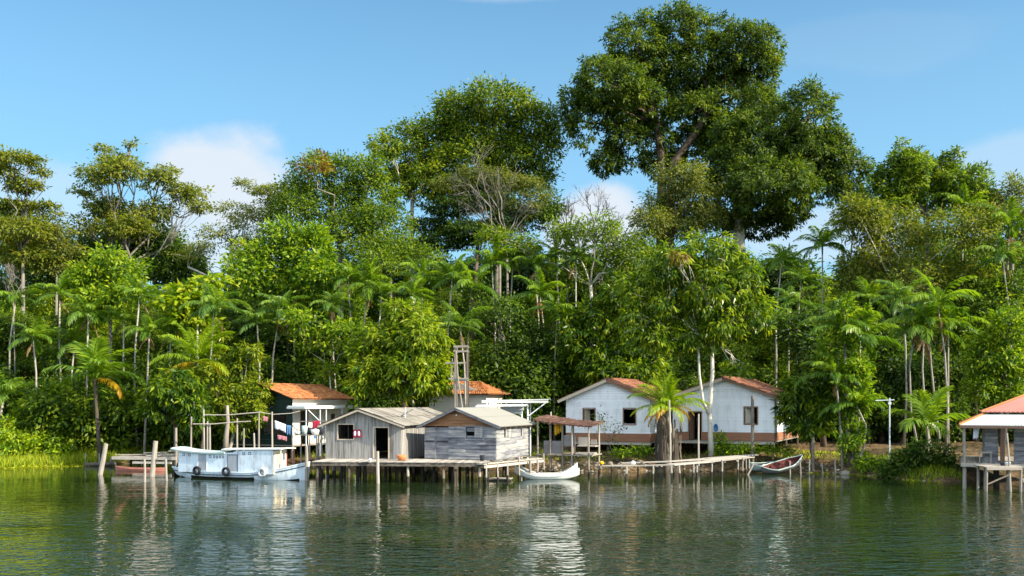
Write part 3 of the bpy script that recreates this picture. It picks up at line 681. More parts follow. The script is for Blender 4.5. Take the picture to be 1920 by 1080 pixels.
tree('cecropia_tree', 'yellow green tree with broad flat leaf layers on the left', 84, 372,
     [(365, 545, 42, 12), (338, 570, 34, 12), (392, 528, 26, 9), (350, 600, 40, 12), (400, 560, 22, 10)], 'bright', 'white', leaf=(.60, .34), cl=.75, per=11, dens=1.0, tr=.14, seed=33, flat=.4, tint=.1, group=G_MID)
tree('mango_tree', 'dark low mango tree at the corner of the right white house', 70.5, 1528,
     [(1510, 728, 38, 32), (1540, 758, 30, 36), (1492, 778, 26, 30), (1522, 800, 38, 20), (1556, 708, 24, 34), (1485, 740, 18, 30)], 'mango', 'brown', leaf=(.50, .15), cl=.7, per=17, dens=1.1, tr=.12, droop=.8, seed=34, rosette=True, tint=-.1)
tree('dark_tree', 'dark leafy tree behind the low mango beside the right white house', 80, 1545,
     [(1530, 658, 52, 40), (1502, 618, 42, 36), (1590, 680, 34, 44), (1560, 600, 34, 30), (1560, 720, 40, 40)], 'dark', 'brown', leaf=(.42, .17), cl=.85, per=17, dens=1.1, tr=.25, seed=35, group=G_MID, tint=.04)
tree('bright_tree', 'sunlit leafy tree overhanging the red roofed house', 80, 1880,
     [(1880, 618, 42, 34), (1858, 672, 42, 36), (1902, 690, 36, 36), (1834, 722, 30, 26), (1846, 640, 26, 22), (1890, 735, 40, 20)], 'bright', 'brown', leaf=(.38, .17), cl=.75, per=17, dens=1.05, tr=.22, seed=36, group=G_MID)
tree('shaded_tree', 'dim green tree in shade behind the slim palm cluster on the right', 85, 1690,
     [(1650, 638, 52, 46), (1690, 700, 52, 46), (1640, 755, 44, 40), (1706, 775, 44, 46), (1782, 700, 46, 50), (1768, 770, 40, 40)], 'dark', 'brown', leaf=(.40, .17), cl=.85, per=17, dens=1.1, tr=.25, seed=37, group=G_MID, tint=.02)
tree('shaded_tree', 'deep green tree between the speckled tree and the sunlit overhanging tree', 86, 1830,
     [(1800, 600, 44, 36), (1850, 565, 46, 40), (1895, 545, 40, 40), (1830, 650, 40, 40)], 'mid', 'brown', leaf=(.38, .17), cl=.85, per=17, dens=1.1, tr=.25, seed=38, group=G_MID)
tree('understory_tree', 'small bright tree with crooked stem behind the orange tiled roof', 84, 625,
     [(590, 640, 32, 20), (640, 618, 34, 20), (604, 690, 24, 18), (562, 600, 32, 20), (660, 650, 26, 22)], 'bright', 'white', leaf=(.42, .18), cl=.7, per=13, dens=.85, tr=.1, seed=39, flat=.5)
tree('large_leaf_shrub', 'big glossy leaved shrub on the left bank behind the slanted mooring pole', 80, 120,
     [(110, 758, 42, 32), (62, 790, 34, 30), (160, 790, 42, 30), (200, 826, 32, 22), (120, 828, 42, 20), (226, 756, 26, 30)], 'mid', 'brown', leaf=(.50, .22), cl=.75, per=15, dens=1.05, tr=.12, seed=40, cat='shrub')
tree('riverside_shrub', 'sunny yellow green shrub at the far left water edge', 77.6, 32, [(30, 828, 40, 20), (5, 800, 24, 18), (60, 842, 24, 14)], 'bright', 'grey', leaf=(.34, .16), cl=.55, per=15, dens=1.0, tr=.06, seed=41, tint=.16, cat='shrub')
tree('riverside_shrub', 'low sunny shrub on the left bank between the grass and the big shrub', 78.2, 92, [(90, 832, 34, 18), (120, 850, 22, 10)], 'bright', 'grey', leaf=(.34, .16), cl=.55, per=15, dens=1.0, tr=.06, seed=42, tint=.12, cat='shrub')
tree('bank_bush', 'dark green bush at the water under the low palm on the right', 63.5, 1705,
     [(1700, 868, 32, 20), (1672, 884, 22, 12), (1735, 868, 28, 20), (1768, 858, 20, 20), (1720, 840, 24, 16), (1775, 885, 22, 14)], 'dark', 'brown', leaf=(.28, .11), cl=.5, per=17, dens=1.1, tr=.06, seed=43, cat='shrub', tint=.05)
tree('climber_column', 'column of climbing leaves wrapped round palm stems on the right bank', 68.2, 1592,
     [(1583, 640, 14, 36), (1602, 705, 20, 40), (1590, 770, 16, 34), (1618, 690, 16, 24), (1600, 852, 22, 14), (1552, 655, 14, 20), (1620, 760, 16, 24), (1583, 580, 10, 16)],
     'bright', 'grey', leaf=(.34, .14), cl=.5, per=14, dens=.95, tr=.16, seed=44, cat='climber',
     stems=[([(1592, 880), (1588, 790), (1584, 640)], .17), ([(1600, 880), (1606, 800), (1604, 700)], .14)])
tree('twiggy_shrub', 'thin twiggy shrub with few dark leaves against the left white house', 71.5, 1143, [(1130, 795, 18, 12), (1155, 805, 16, 12), (1143, 820, 14, 10), (1120, 778, 8, 6)], 'dark', 'grey', leaf=(.20, .10), cl=.5, per=4, dens=.55, tr=.03, seed=45, cat='shrub')
for i, (px, Y, lb, lab) in enumerate([
    (1405, 70.6, [(1400, 842, 22, 5), (1375, 842, 14, 5)], 'low green bush under the window of the right white house'),
    (1350, 71.4, [(1350, 828, 10, 14), (1345, 845, 14, 8)], 'leafy plant at the foot of the white trunks'),
    (1200, 71.8, [(1195, 845, 22, 4), (1165, 848, 14, 4)], 'low weeds below the left white house wall'),
    (1470, 71.0, [(1470, 846, 16, 4), (1445, 845, 10, 4)], 'low weeds by the corner stilts of the right white house'),
    (1625, 66.5, [(1625, 872, 24, 10), (1655, 870, 18, 8)], 'small bank plant between the climber column and the dark bush'),
    (1600, 67.0, [(1590, 830, 16, 12), (1610, 810, 12, 12)], 'bright plant at the base of the climber column')]):
    tree('bank_plant', lab, Y, px, lb, 'bright', 'grey', leaf=(.26, .11), cl=.4, per=13, dens=1.0, tr=.03, seed=60 + i, cat='plant', tint=-.05 if i else .0)

# ---------------------------------------------------------------- palms
G_P = 'slim palms in the forest'
PALMS = [ # px, py, Y, scale, dead, kind, foot px, deadkind, label
 (112, 552, 85, 1.0, 2, 'palm', 120, 'dead', 'slim palm at far left with a tan dead skirt above the grassy bank'),
 (62, 632, 81, 1.05, 1, 'palm', 62, 'dead', 'slim palm low at the left edge behind the big shrub'),
 (166, 588, 83, 1.0, 2, 'palm', 165, 'dead', 'slim palm with tan dead fronds between the far left palm and the paired palms'),
 (262, 556, 82, 1.0, 1, 'palm', 258, 'dead', 'taller of two close pale stemmed palms on the left'),
 (280, 622, 80, 1.0, 1, 'palm', 270, 'dead', 'shorter of two close pale stemmed palms on the left'),
 (402, 578, 78, 1.1, 1, 'palmblue', 396, 'dead', 'lone tall palm rising above the yellow green fruit tree, tan tuft under the fronds'),
 (482, 606, 84, 1.05, 0, 'palmblue', 480, 'dead', 'arching palm left of the one with the orange dead bunch'),
 (525, 582, 85, 1.0, 2, 'palmblue', 512, 'deado', 'palm with a bright orange dead bunch behind the orange tiled house'),
 (552, 545, 90, 1.0, 0, 'palm', 560, 'dead', 'dim palm behind the orange bunch palm'),
 (652, 520, 88, 1.1, 2, 'palm', 658, 'dead', 'tallest of the palm group over the orange roof, pale stem'),
 (690, 536, 88, 1.05, 1, 'palm', 692, 'dead', 'palm in the group over the orange roof, right of the tallest'),
 (622, 572, 86, .95, 1, 'palmblue', 640, 'dead', 'leaning palm in the group over the orange roof, lowest crown'),
 (716, 552, 87, .95, 1, 'palm', 700, 'dead', 'palm just left of the round mango top with tan dead fronds'),
 (790, 520, 91, 1.1, 0, 'palm', 790, 'dead', 'bright palm crown behind the round mango top'),
 (772, 556, 86, .9, 0, 'palm', 780, 'dead', 'small palm with a yellow frond peeping over the mango'),
 (848, 522, 89, 1.1, 0, 'palm', 850, 'dead', 'broad palm crown above the wooden tower'),
 (884, 540, 87, 1.2, 1, 'palm', 885, 'dead', 'large palm crown right of the wooden tower top'),
 (862, 612, 82, 1.0, 0, 'palmblue', 868, 'dead', 'low palm crown directly behind the wooden tower'),
 (922, 496, 93, 1.1, 0, 'palm', 925, 'dead', 'palm crown below the grey bare tree, first of the tall middle row'),
 (962, 482, 95, 1.15, 0, 'palm', 960, 'dead', 'second palm crown of the tall middle row'),
 (1003, 500, 93, 1.15, 1, 'palm', 1000, 'dead', 'third palm crown of the tall middle row, shaded underside'),
 (1042, 482, 94, 1.15, 0, 'palm', 1040, 'dead', 'fourth palm crown of the tall middle row, long fronds'),
 (1080, 488, 93, 1.1, 0, 'palmblue', 1078, 'dead', 'last palm crown of the tall middle row beside the pale leaved tree'),
 (1012, 552, 89, 1.0, 2, 'palm', 1015, 'deado', 'shaded palm with rusty dead fronds under the tall middle row'),
 (1045, 590, 87, 1.1, 1, 'palm', 1040, 'dead', 'palm with yellowing fronds above the shelter roof'),
 (1466, 488, 92, 1.1, 0, 'palm', 1466, 'dead', 'palm crown just right of the white trunked tree crown'),
 (1502, 525, 90, 1.1, 1, 'palm', 1500, 'dead', 'palm crown below the olive giant tree, dim fronds'),
 (1542, 462, 95, 1.15, 0, 'palm', 1540, 'dead', 'sunny palm crown at the sky gap beside the olive giant'),
 (1455, 600, 85, 1.0, 0, 'palmblue', 1453, 'dead', 'shaded palm with a thin stem over the right white house'),
 (1484, 566, 87, 1.05, 1, 'palmblue', 1484, 'dead', 'shaded palm behind the low dark mango tree'),
 (1600, 425, 92, 1.1, 0, 'palm', 1605, 'dead', 'palm fronds against the sky gap left of the speckled tree'),
 (1808, 392, 91, 1.05, 1, 'palm', 1808, 'dead', 'golden palm crown high in the speckled tree'),
 (1892, 428, 86, 1.25, 2, 'palm', 1888, 'deado', 'large drooping palm at the right edge above the red roof'),
 (1880, 485, 85, 1.0, 1, 'palmblue', 1882, 'dead', 'lower palm beneath the large drooping one at the right edge'),
 (1716, 612, 73, .95, 2, 'palm', 1724, 'dead', 'shortest stem in the riverside palm cluster, tan dead fronds'),
 (1733, 618, 71, 1.0, 1, 'palm', 1748, 'dead', 'left of the two middle stems in the riverside palm cluster'),
 (1740, 600, 72, 1.0, 1, 'palm', 1766, 'dead', 'leaning middle stem in the riverside palm cluster'),
 (1758, 572, 71, 1.1, 1, 'palm', 1774, 'dead', 'highest crown in the riverside palm cluster'),
 (1778, 610, 72, 1.0, 1, 'palm', 1778, 'dead', 'right hand drooping crown in the riverside palm cluster'),
 (1572, 612, 69, 1.0, 1, 'palm', 1582, 'dead', 'palm crown rising from the climber column, left one'),
 (1612, 640, 68.5, 1.05, 1, 'palm', 1600, 'dead', 'palm crown rising from the climber column, right yellowish one'),
 (1566, 705, 68, .85, 0, 'palm', 1580, 'dead', 'small palm fronds low on the left of the climber column'),
 (1606, 760, 67.5, .85, 0, 'palm', 1596, 'dead', 'lowest palm fronds at the foot of the climber column'),
 (140, 640, 84, 1.0, 0, 'palm', 140, 'dead', 'half hidden palm behind the broad banana like palm'),
 (232, 600, 85, 1.0, 0, 'palm', 236, 'dead', 'bushy palm crown left of the paired palms'),
 (30, 560, 88, 1.0, 0, 'palm', 30, 'dead', 'dim palm crown behind the far left palm'),
 (320, 620, 86, .95, 0, 'palm', 320, 'dead', 'shaded palm right of the paired palms'),
 (1630, 560, 86, 1.0, 0, 'palm', 1630, 'dead', 'dim palm under the speckled tree'),
 (1690, 560, 82, 1.0, 0, 'palmblue', 1695, 'dead', 'soft green palm behind the riverside palm cluster'),
]
for i, (px, py, Y, s, dd, kd, ft, dk, lab) in enumerate(PALMS):
    palm('slim_palm', lab, px, py, Y, kd, s, 10 + i % 4, dd + (i % 3 > 0), dk, foot=ft, seed=i, group=G_P, tr=.085 if Y > 75 else .075)
palm('broad_palm', 'short palm with broad bright fronds behind the slanted mooring pole', 178, 712, 76.5, 'broad', 1.05, 10, 0, foot=190, seed=101, tr=.16, yellow=1, shaft=False, bark='fibre')
palm('low_palm', 'low bushy palm on the right bank beneath the slim palm cluster', 1738, 800, 65.5, 'broad', .82, 11, 0, foot=1738, seed=102, tr=.10, shaft=False)
palm('coconut_palm', 'half hidden coconut palm with drooping yellow fronds among the left trees', 368, 680, 76, 'coco', .95, 11, 0, foot=372, seed=103, tr=.14, yellow=4, shaft=False, bark='fibre')
palm('fan_palm', 'dark spiky palm low at the left edge above the shrubs', 8, 745, 80, 'palmblue', 1.25, 13, 0, foot=8, seed=104, tr=.12, shaft=False)
cp = palm('coconut_palm', 'golden green coconut palm on a thick fibrous trunk before the white houses', 1252, 768, 70.5, 'coco', .74, 24, 0, foot=1252, seed=105, tr=.2, yellow=5, shaft=False)
mb = MB(); h = CH - (768 - HZ) * 70.5 / F - cp.location.z
for (ox, rr, hh) in ((-.42, .42, h * .92), (.50, .30, h * .66)):
    pr = [(rr * 1.5, -.3), (rr * 1.25, .2), (rr, hh * .35), (rr * .92, hh * .7), (rr * .7, hh * .92), (rr * .25, hh)]
    mb.lathe(pr, 11, (ox, -.05, 0), .35 + .2 * RN.random())
rg = random.Random(4)
for k in range(90):                  # hanging strips of old sheath
    a = rg.random() * 6.28; ox, rr = ((-.42, .42), (.55, .36))[k % 2]; z = h * (.35 + .55 * rg.random())
    p = Vector((ox + rr * 1.04 * math.cos(a), -.05 + rr * 1.04 * math.sin(a), z))
    mb.beam(p, p + Vector((math.cos(a) * .12, math.sin(a) * .12, -.5 - .5 * rg.random())), .07, .012, rg.random())
mb.build('fibrous_sheath', BK['fibre'], cp)

# ---------------------------------------------------------------- the forest wall behind: copies of a few full trees
def filler_proto(nm, label, mat, seed, h, rad, base_clear, leaf, group):
    """one full tree at the origin side of the forest; copied along the rows"""
    rng = np.random.default_rng(seed); lobes = []
    nl = 9
    for i in range(nl):
        t = i / (nl - 1); z = base_clear + (h - base_clear - rad * .4) * t
        rr = rad * (.95 - .35 * abs(t - .45)) * (.55 + .2 * rng.random()); a = i * 2.4 + rng.random()
        off = rad * .5 * (1 - .5 * t)
        lobes.append((math.cos(a) * off, math.sin(a) * off, z, rr, rr, rr * .72, rng.normal() * .05))
    e = empty(nm, (0, 0, 0), 0, label, 'tree', group)
    me, cents = crown(nm + '_crown', lobes, LM[mat], leaf, .95, 17 if leaf[0] > .34 else 28, 1.0, .35 if mat != 'mango' else .8, .5, rng, mat == 'mango', 0, .5)
    link('crown', me, e)
    mb = MB(); mb.tube([(0, 0, -.4), (.1, 0, h * .3), (-.1, .1, h * .75)], [.3, .22, .1], 7)
    for l in lobes:
        limb(mb, (0, 0, max(.5, l[2] - 1.5)), l[:3], .1, .04, rng)
    mb.build('trunk', BK['brown'], e, True)
    return e
GF = 'background trees of the forest wall'
LF = 'leafy background tree half hidden in the forest wall behind the nearer trees'
GU = 'undergrowth trees in the shade'
LU = 'low leafy undergrowth tree in the deep shade behind the houses'
protos = [filler_proto('background_tree', LF, 'mid', 201, 21, 5.2, 5, (.30, .14), GF), filler_proto('background_tree', LF, 'dark', 202, 20, 5.6, 4, (.52, .22), GF),
          filler_proto('background_tree', LF, 'mango', 203, 19, 5.0, 4, (.50, .15), GF), filler_proto('background_tree', LF, 'bright', 204, 20, 5.0, 5, (.36, .19), GF)]
under = [filler_proto('undergrowth_tree', LU, 'dark', 211, 7.5, 3.0, 1.2, (.40, .17), GU), filler_proto('undergrowth_tree', LU, 'mid', 212, 7, 2.8, 1.0, (.40, .17), GU)]
CM = children_map()
def put(pr, used, px, Y, htop_py, h0, grp):
    o = pr if pr.name not in used else copy_tree(pr, None, CM)
    used.add(pr.name)
    x = (px - CXP) * Y / F; z = gzf(x, Y)
    s = (CH - (htop_py - HZ) * Y / F - z) / h0
    o.location = (x, Y, z); o.rotation_euler = (0, 0, RN.random() * 6.28); sw = s * (.9 + .25 * RN.random()); o.scale = (max(sw, .75), max(sw, .75), s)
used = set(); HH = [21, 20, 19, 20]
k = 0
TOPS_A = [(-80, 470), (0, 500), (80, 510), (160, 505), (245, 520), (330, 528), (415, 545), (490, 500), (575, 470), (650, 460), (735, 455), (815, 475), (890, 470), (965, 455), (1045, 470), (1125, 475), (1205, 455), (1290, 455), (1375, 450), (1460, 470), (1545, 490), (1620, 470), (1700, 430), (1780, 425), (1860, 440), (1940, 430), (2010, 420)]
for px, tp in TOPS_A:
    i = [0, 1, 2, 1, 0, 2][k % 6]; put(protos[i], used, px, 115 + 8 * RN.random(), tp + RN.uniform(-8, 12), HH[i], GF); k += 1
for j, px in enumerate(range(-60, 2020, 88)):
    i = [1, 2, 0, 3, 1, 0, 2][(j * 3) % 7]; put(protos[i], used, px + RN.uniform(-18, 18), 99 + 6 * RN.random(), 545 + RN.uniform(-25, 30), HH[i], GF)
for j, px in enumerate(range(-40, 1990, 84)):
    i = [1, 0, 1, 1, 0, 1, 2][(j * 5) % 7]
    if 20 < px < 440: i = [3, 0, 2][j % 3]
    put(protos[i], used, px + RN.uniform(-18, 18), 90.5 + 5 * RN.random(), 610 + RN.uniform(-30, 25) - (30 if px < 440 else 0), HH[i], GF)
usd2 = set()
for j, px in enumerate(list(range(-20, 480, 62)) + list(range(500, 1960, 68))):
    Yb = 86.5 + 3 * RN.random()
    if px < 440: Yb = 83 + 2 * RN.random()
    put(under[j % 2], usd2, px + RN.uniform(-12, 12), Yb, 690 + RN.uniform(-35, 25), [7.5, 7][j % 2], GU)
# ================================================================ buildings
def cut(a, b, holes):
    segs = [(a, b)]
    for h0, h1 in holes:
        n = []
        for s0, s1 in segs:
            if h1 <= s0 or h0 >= s1: n.append((s0, s1)); continue
            if h0 > s0: n.append((s0, h0))
            if h1 < s1: n.append((h1, s1))
        segs = n
    return [s for s in segs if s[1] - s[0] > .02]

def wall_upright(mb, w, top, holes, bw, place, rg, th=.03, t0=.5, tv=.16):
    u = 0.0
    while u < w - 1e-4:
        b = min(w, u + bw * rg.uniform(.85, 1.15))
        if w - b < bw * .4: b = w
        m = (u + b) / 2
        hs = [(z0, z1) for (x0, x1, z0, z1) in holes if x0 < m < x1]
        tt = t0 + rg.uniform(-tv, tv); o = rg.uniform(0, .012)
        for s0, s1 in cut(rg.uniform(-.03, .02), min(top(u), top(b)) , hs):
            full = abs(s1 - min(top(u), top(b))) < 1e-6
            za, zb = (top(u), top(b)) if full else (s1, s1)
            mb.hex([place(u, s0, -o), place(b - .008, s0, -o), place(b - .008, s0, th), place(u, s0, th), place(u, za, -o), place(b - .008, zb, -o), place(b - .008, zb, th), place(u, za, th)], tt)
        u = b

def wall_level(mb, w, apex, eave, holes, bh, place, rg, th=.035, t0=.5, tv=.14, lap=.024, tz=None, brk=0.0, px_=None):
    """horizontal boards; gable of height apex at px_ (default middle), eave height at the ends"""
    c = w / 2 if px_ is None else px_
    z = 0.0
    def ends(zz):
        if zz <= eave or apex <= eave: return 0.0, w
        f = (zz - eave) / (apex - eave); return c * f, w - (w - c) * f
    while z < apex - .02:
        b = min(apex, z + bh * (rg.uniform(.9, 1.1) if brk else 1))
        if z < eave < b - .03 and eave - z > .06: b = eave
        l0, r0 = ends(z); l1, r1 = ends(b); m = (z + b) / 2
        hs = [(x0, x1) for (x0, x1, z0, z1) in holes if z0 < m < z1]
        cuts = [l0]
        if brk:
            q = l0
            while q < r0 - 1.0:
                q += rg.uniform(2.0, 4.5)
                if q < r0 - .3: cuts.append(q)
        cuts.append(r0)
        for i in range(len(cuts) - 1):
            tt = t0 + rg.uniform(-tv, tv) + (tz(m) if tz else 0); o = rg.uniform(0, .01) if brk else 0
            for s0, s1 in cut(cuts[i], cuts[i + 1] - (.008 if brk else 0), hs):
                a0 = s0; a1 = s1
                t_l = l1 if abs(s0 - l0) < 1e-6 else s0; t_r = r1 if abs(s1 - r0) < .01 else s1
                if t_r <= t_l: continue
                mb.hex([place(a0, z, -o - lap), place(a1, z, -o - lap), place(a1, z, th), place(a0, z, th),
                        place(t_l, b - .006, -o), place(t_r, b - .006, -o), place(t_r, b - .006, th), place(t_l, b - .006, th)], tt)
        z = b

def opening_frame(mb, place, x0, x1, z0, z1, fw=.09, sill=True, proud=-.045):
    def bx(a, b, c, d):
        mb.hex([place(a, c, proud), place(b, c, proud), place(b, c, .05), place(a, c, .05), place(a, d, proud), place(b, d, proud), place(b, d, .05), place(a, d, .05)], .5)
    bx(x0 - fw, x0, z0, z1); bx(x1, x1 + fw, z0, z1); bx(x0 - fw, x1 + fw, z1, z1 + fw)
    if sill: bx(x0 - fw, x1 + fw, z0 - fw, z0)

def slab_plane(A, B, C_, D, th):
    """A,B along the eave, C above B, D above A -> function (u,v,h) on the plane"""
    A, B, C_, D = map(Vector, (A, B, C_, D)); n = (B - A).cross(D - A).normalized()
    return lambda u, v, h: (A * (1 - u) + B * u) * (1 - v) + (D * (1 - u) + C_ * u) * v + n * h

def tile_roof(A, B, C_, D, per=.22, row=.38, amp=.045, rg=None, thick=.05, stain=.16):
    mb = MB(); P = slab_plane(A, B, C_, D, thick)
    W = (Vector(B) - Vector(A)).length; H = (Vector(D) - Vector(A)).length
    ncol = max(4, int(W / per)); nrow = max(3, int(H / row)); k = 6
    for r in range(nrow):
        v0, v1 = r / nrow, min(1.0, (r + 1.06) / nrow)
        for c in range(ncol):
            jog = rg.uniform(-.012, .012); tt = .5 + rg.uniform(-stain, stain); vs = []
            sl = rg.uniform(-.006, .006)
            for v, lift in ((v0 + sl, .03), (v1, .0)):
                for i in range(k + 1):
                    f = i / k; vs.append(P((c + f) / ncol, v, amp * math.sin(math.pi * f) ** .8 + lift + jog))
            fs = [(i, i + 1, k + 2 + i, k + 1 + i) for i in range(k)]
            mb.add(vs, fs, tt)
    q = [P(0, 0, -.012), P(1, 0, -.012), P(1, 1, -.012), P(0, 1, -.012)]
    q2 = [P(0, 0, -thick), P(1, 0, -thick), P(1, 1, -thick), P(0, 1, -thick)]
    mb.hex(q2 + q, .2)
    return mb

def wave_sheet(A, B, C_, D, per=.18, amp=.02, thick=.02, tint=.5, tv=.06, rg=None, rows=1):
    mb = MB(); P = slab_plane(A, B, C_, D, thick); W = ((Vector(B) - Vector(A)).length + (Vector(C_) - Vector(D)).length) / 2
    n = max(4, int(W / per)); k = 4
    for r in range(rows):
        for c in range(n):
            vs = []; tt = tint + rg.uniform(-tv, tv)
            for v in (r / rows, min(1, (r + 1.03) / rows)):
                for i in range(k + 1):
                    f = i / k; vs.append(P((c + f) / n, v, amp * (1 + math.cos(2 * math.pi * f)) * .5 + (0.012 if v == r / rows else 0)))
            mb.add(vs, [(i, i + 1, k + 2 + i, k + 1 + i) for i in range(k)], tt)
    mb.hex([P(0, 0, -thick), P(1, 0, -thick), P(1, 1, -thick), P(0, 1, -thick), P(0, 0, -.003), P(1, 0, -.003), P(1, 1, -.003), P(0, 1, -.003)], tint)
    return mb

def house_root(nm, label, right_px, base_py, Y, w, ang, cat='house', group=None):
    """Empty at the front-left bottom corner; local x along the front, y to the back"""
    rc = at(right_px, base_py, Y); a = R(ang)
    e = empty(nm, (rc.x - w * math.cos(a), rc.y + w * math.sin(a), rc.z), -a, label, cat, group)
    return e

def side_places(w, d):
    return dict(front=lambda u, z, o: (u, o, z), right=lambda u, z, o: (w - o, u, z), back=lambda u, z, o: (w - u, d - o, z), left=lambda u, z, o: (o, d - u, z))

rg = random.Random(21)
# ---------------------------------------------------------------- two white houses
def white_house(label, right_px, base_py, Y, w, d, ang, eave, apex, apx, windows, doors, wshut):
    e = house_root('white_house', label, right_px, base_py, Y, w, ang, 'house', 'white clapboard houses')
    pl = side_places(w, d); base = .62
    holes = [(x, x + ww, z, z + hh) for (x, ww, z, hh) in windows] + [(x, x + ww, .02, hh) for (x, ww, hh) in doors]
    for side, ww in (('front', w), ('right', d), ('back', w), ('left', d)):
        mb = MB(); p = pl[side]; up = lambda u, z, o, p=p: p(u, z + base, o)
        hs = [(a, b, c - base, dd - base) for a, b, c, dd in holes] if side == 'front' else []
        if side in ('front', 'back'): wall_level(mb, ww, apex - base, eave - base, hs, .19, up, rg, tv=.07, px_=apx if side == 'front' else w - apx)
        else: wall_level(mb, ww - .08, eave - base, eave - base, [], .19, lambda u, z, o, up=up: up(u + .04, z, o), rg, tv=.07)
        mb.build('wall', M['white'], e)
        bb = MB()
        hs = [(a, b, c, dd) for a, b, c, dd in holes if c < base] if side == 'front' else []
        q = (lambda u, z, o, p=p: p(u, z, o - .012)) if side in ('front', 'back') else (lambda u, z, o, p=p: p(u + .06, z, o - .012))
        wall_level(bb, ww - (0 if side in ('front', 'back') else .12), base, base, hs, base / 2, q, rg, tv=.06, lap=.003)
        bb.build('base_band', M['brown'], e)
    fl = MB(); fl.box(.05, w - .05, .05, d - .05, -.12, -.02, .4); fl.box(-.05, w + .05, -.25, .2, -.26, -.12, .75)
    fl.build('floor', M['deck'], e)
    for i in range(5):
        for y in (.15, d * .5, d - .3):
            s = MB(); x = .15 + (w - .3) * i / 4; z0 = gzf(*(e.matrix_basis @ Vector((x, y, 0))).xy) - e.location.z - .3
            s.tube([(x, y, z0), (x, y, -.1)], .09, 7, .5 + rg.uniform(-.2, .3)); s.build('stilt', M['pile'], e)
    for i, (x, ww, z, hh) in enumerate(windows):
        f = MB(); opening_frame(f, pl['front'], x, x + ww, z, z + hh, .08); fo = f.build('window_frame', M['frame'], e)
        if wshut[i]:
            s = MB(); s.box(0, .03, 0, ww * .62, 0, hh - .04, .5)
            so = s.build('shutter', M['cream'] if wshut[i] == 2 else M['palewood'], fo); so.location = (x + .04, .08, z + .02); so.rotation_euler = (0, 0, -.5)
    for x, ww, hh in doors:
        f = MB(); opening_frame(f, pl['front'], x, x + ww, .02, hh, .08, False); fo = f.build('door_frame', M['frame'], e)
        s = MB(); s.box(0, .04, 0, ww * .9, 0, hh - .06, .5); s.box(.04, .055, ww * .75, ww * .8, .95, 1.05, .2)
        so = s.build('door', M['frame'], fo); so.location = (x + .03, .09, .03); so.rotation_euler = (0, 0, -.15)
    # roof: two tiled planes with overhang, barge boards on the gable
    oh, of = .55, .45; sl = (apex - eave) / apx; sr = (apex - eave) / (w - apx); up = .10
    AR = (w + oh, -of, eave - sr * oh + up); BR = (w + oh, d + of, eave - sr * oh + up); T0 = (apx, -of, apex + up); T1 = (apx, d + of, apex + up)
    ro = tile_roof(AR, BR, T1, T0, rg=rg, stain=.2).build('roof_plane', M['tileb'], e)
    AL = (-oh, d + of, eave - sl * oh + up); BL = (-oh, -of, eave - sl * oh + up)
    tile_roof(AL, BL, T0, T1, rg=rg, stain=.2).build('roof_plane', M['tileb'], e)
    rc = MB(); rc.tube([(apx, -of - .02, apex + up + .04), (apx, d + of, apex + up + .04)], .10, 8, .4); rc.build('ridge_tiles', M['tileb'], e)
    bb = MB(); bb.beam((apx + .02, -of + .02, apex - .03), (w + oh, -of + .02, eave - sr * oh - .03), .05, .17, .35, (0, 0, 1)); bb.build('barge_board', M['frame'], e)
    bb = MB(); bb.beam((apx - .02, -of + .02, apex - .03), (-oh, -of + .02, eave - sl * oh - .03), .05, .22, .6, (0, 0, 1)); bb.build('barge_board', M['palewood'], e)
    return e
h2 = white_house('white clapboard house by the dark mango tree, a post standing before its window', 1452, 827, 72, 7.8, 12.5, 25, 3.35, 4.72, 4.0,
                 [(5.58, .95, 1.28, 1.25)], [(1.30, .95, 2.15)], [2])
h1 = white_house('white clapboard house behind the thatched shelter, with two open windows', 1219, 828.5, 74.1, 6.98, 11.5, 25, 3.35, 4.78, 3.55,
                 [(1.50, .95, 1.35, 1.2), (4.85, .95, 1.35, 1.2)], [], [1, 0])
# round blue basin on the wall, door step, power post
mb = MB(); mb.lathe([(.17, 0), (.30, .10), (.31, .12), (.28, .115), (.15, .02)], 18); mb.xform(Matrix.Rotation(R(90), 4, 'X'))
o = mb.build('wash_basin', M['bluepl'], None, True); lp = h2.matrix_basis @ Vector((3.42, -.02, .95)); o.location = lp; o.rotation_euler = (0, 0, -R(25)); o.scale = (.55, 1, 1)
tag(o, 'blue round basin hung on the wall of the right white house', 'basin')

# ---------------------------------------------------------------- grey shack with upright planks
def gable_roof_pair(e, w, d, eave, apex, apx, oh, of, ob, maker, mat, up=.06):
    sl = (apex - eave) / apx; sr = (apex - eave) / (w - apx)
    AR = (w + oh, -of, eave - sr * oh + up); BR = (w + oh, d + ob, eave - sr * oh + up); T0 = (apx, -of, apex + up); T1 = (apx, d + ob, apex + up)
    AL = (-oh, d + ob, eave - sl * oh + up); BL = (-oh, -of, eave - sl * oh + up)
    maker(AR, BR, T1, T0).build('roof_plane', mat, e); maker(AL, BL, T0, T1).build('roof_plane', mat, e)
    return (AR, BR, T0, T1, AL, BL, sl, sr)

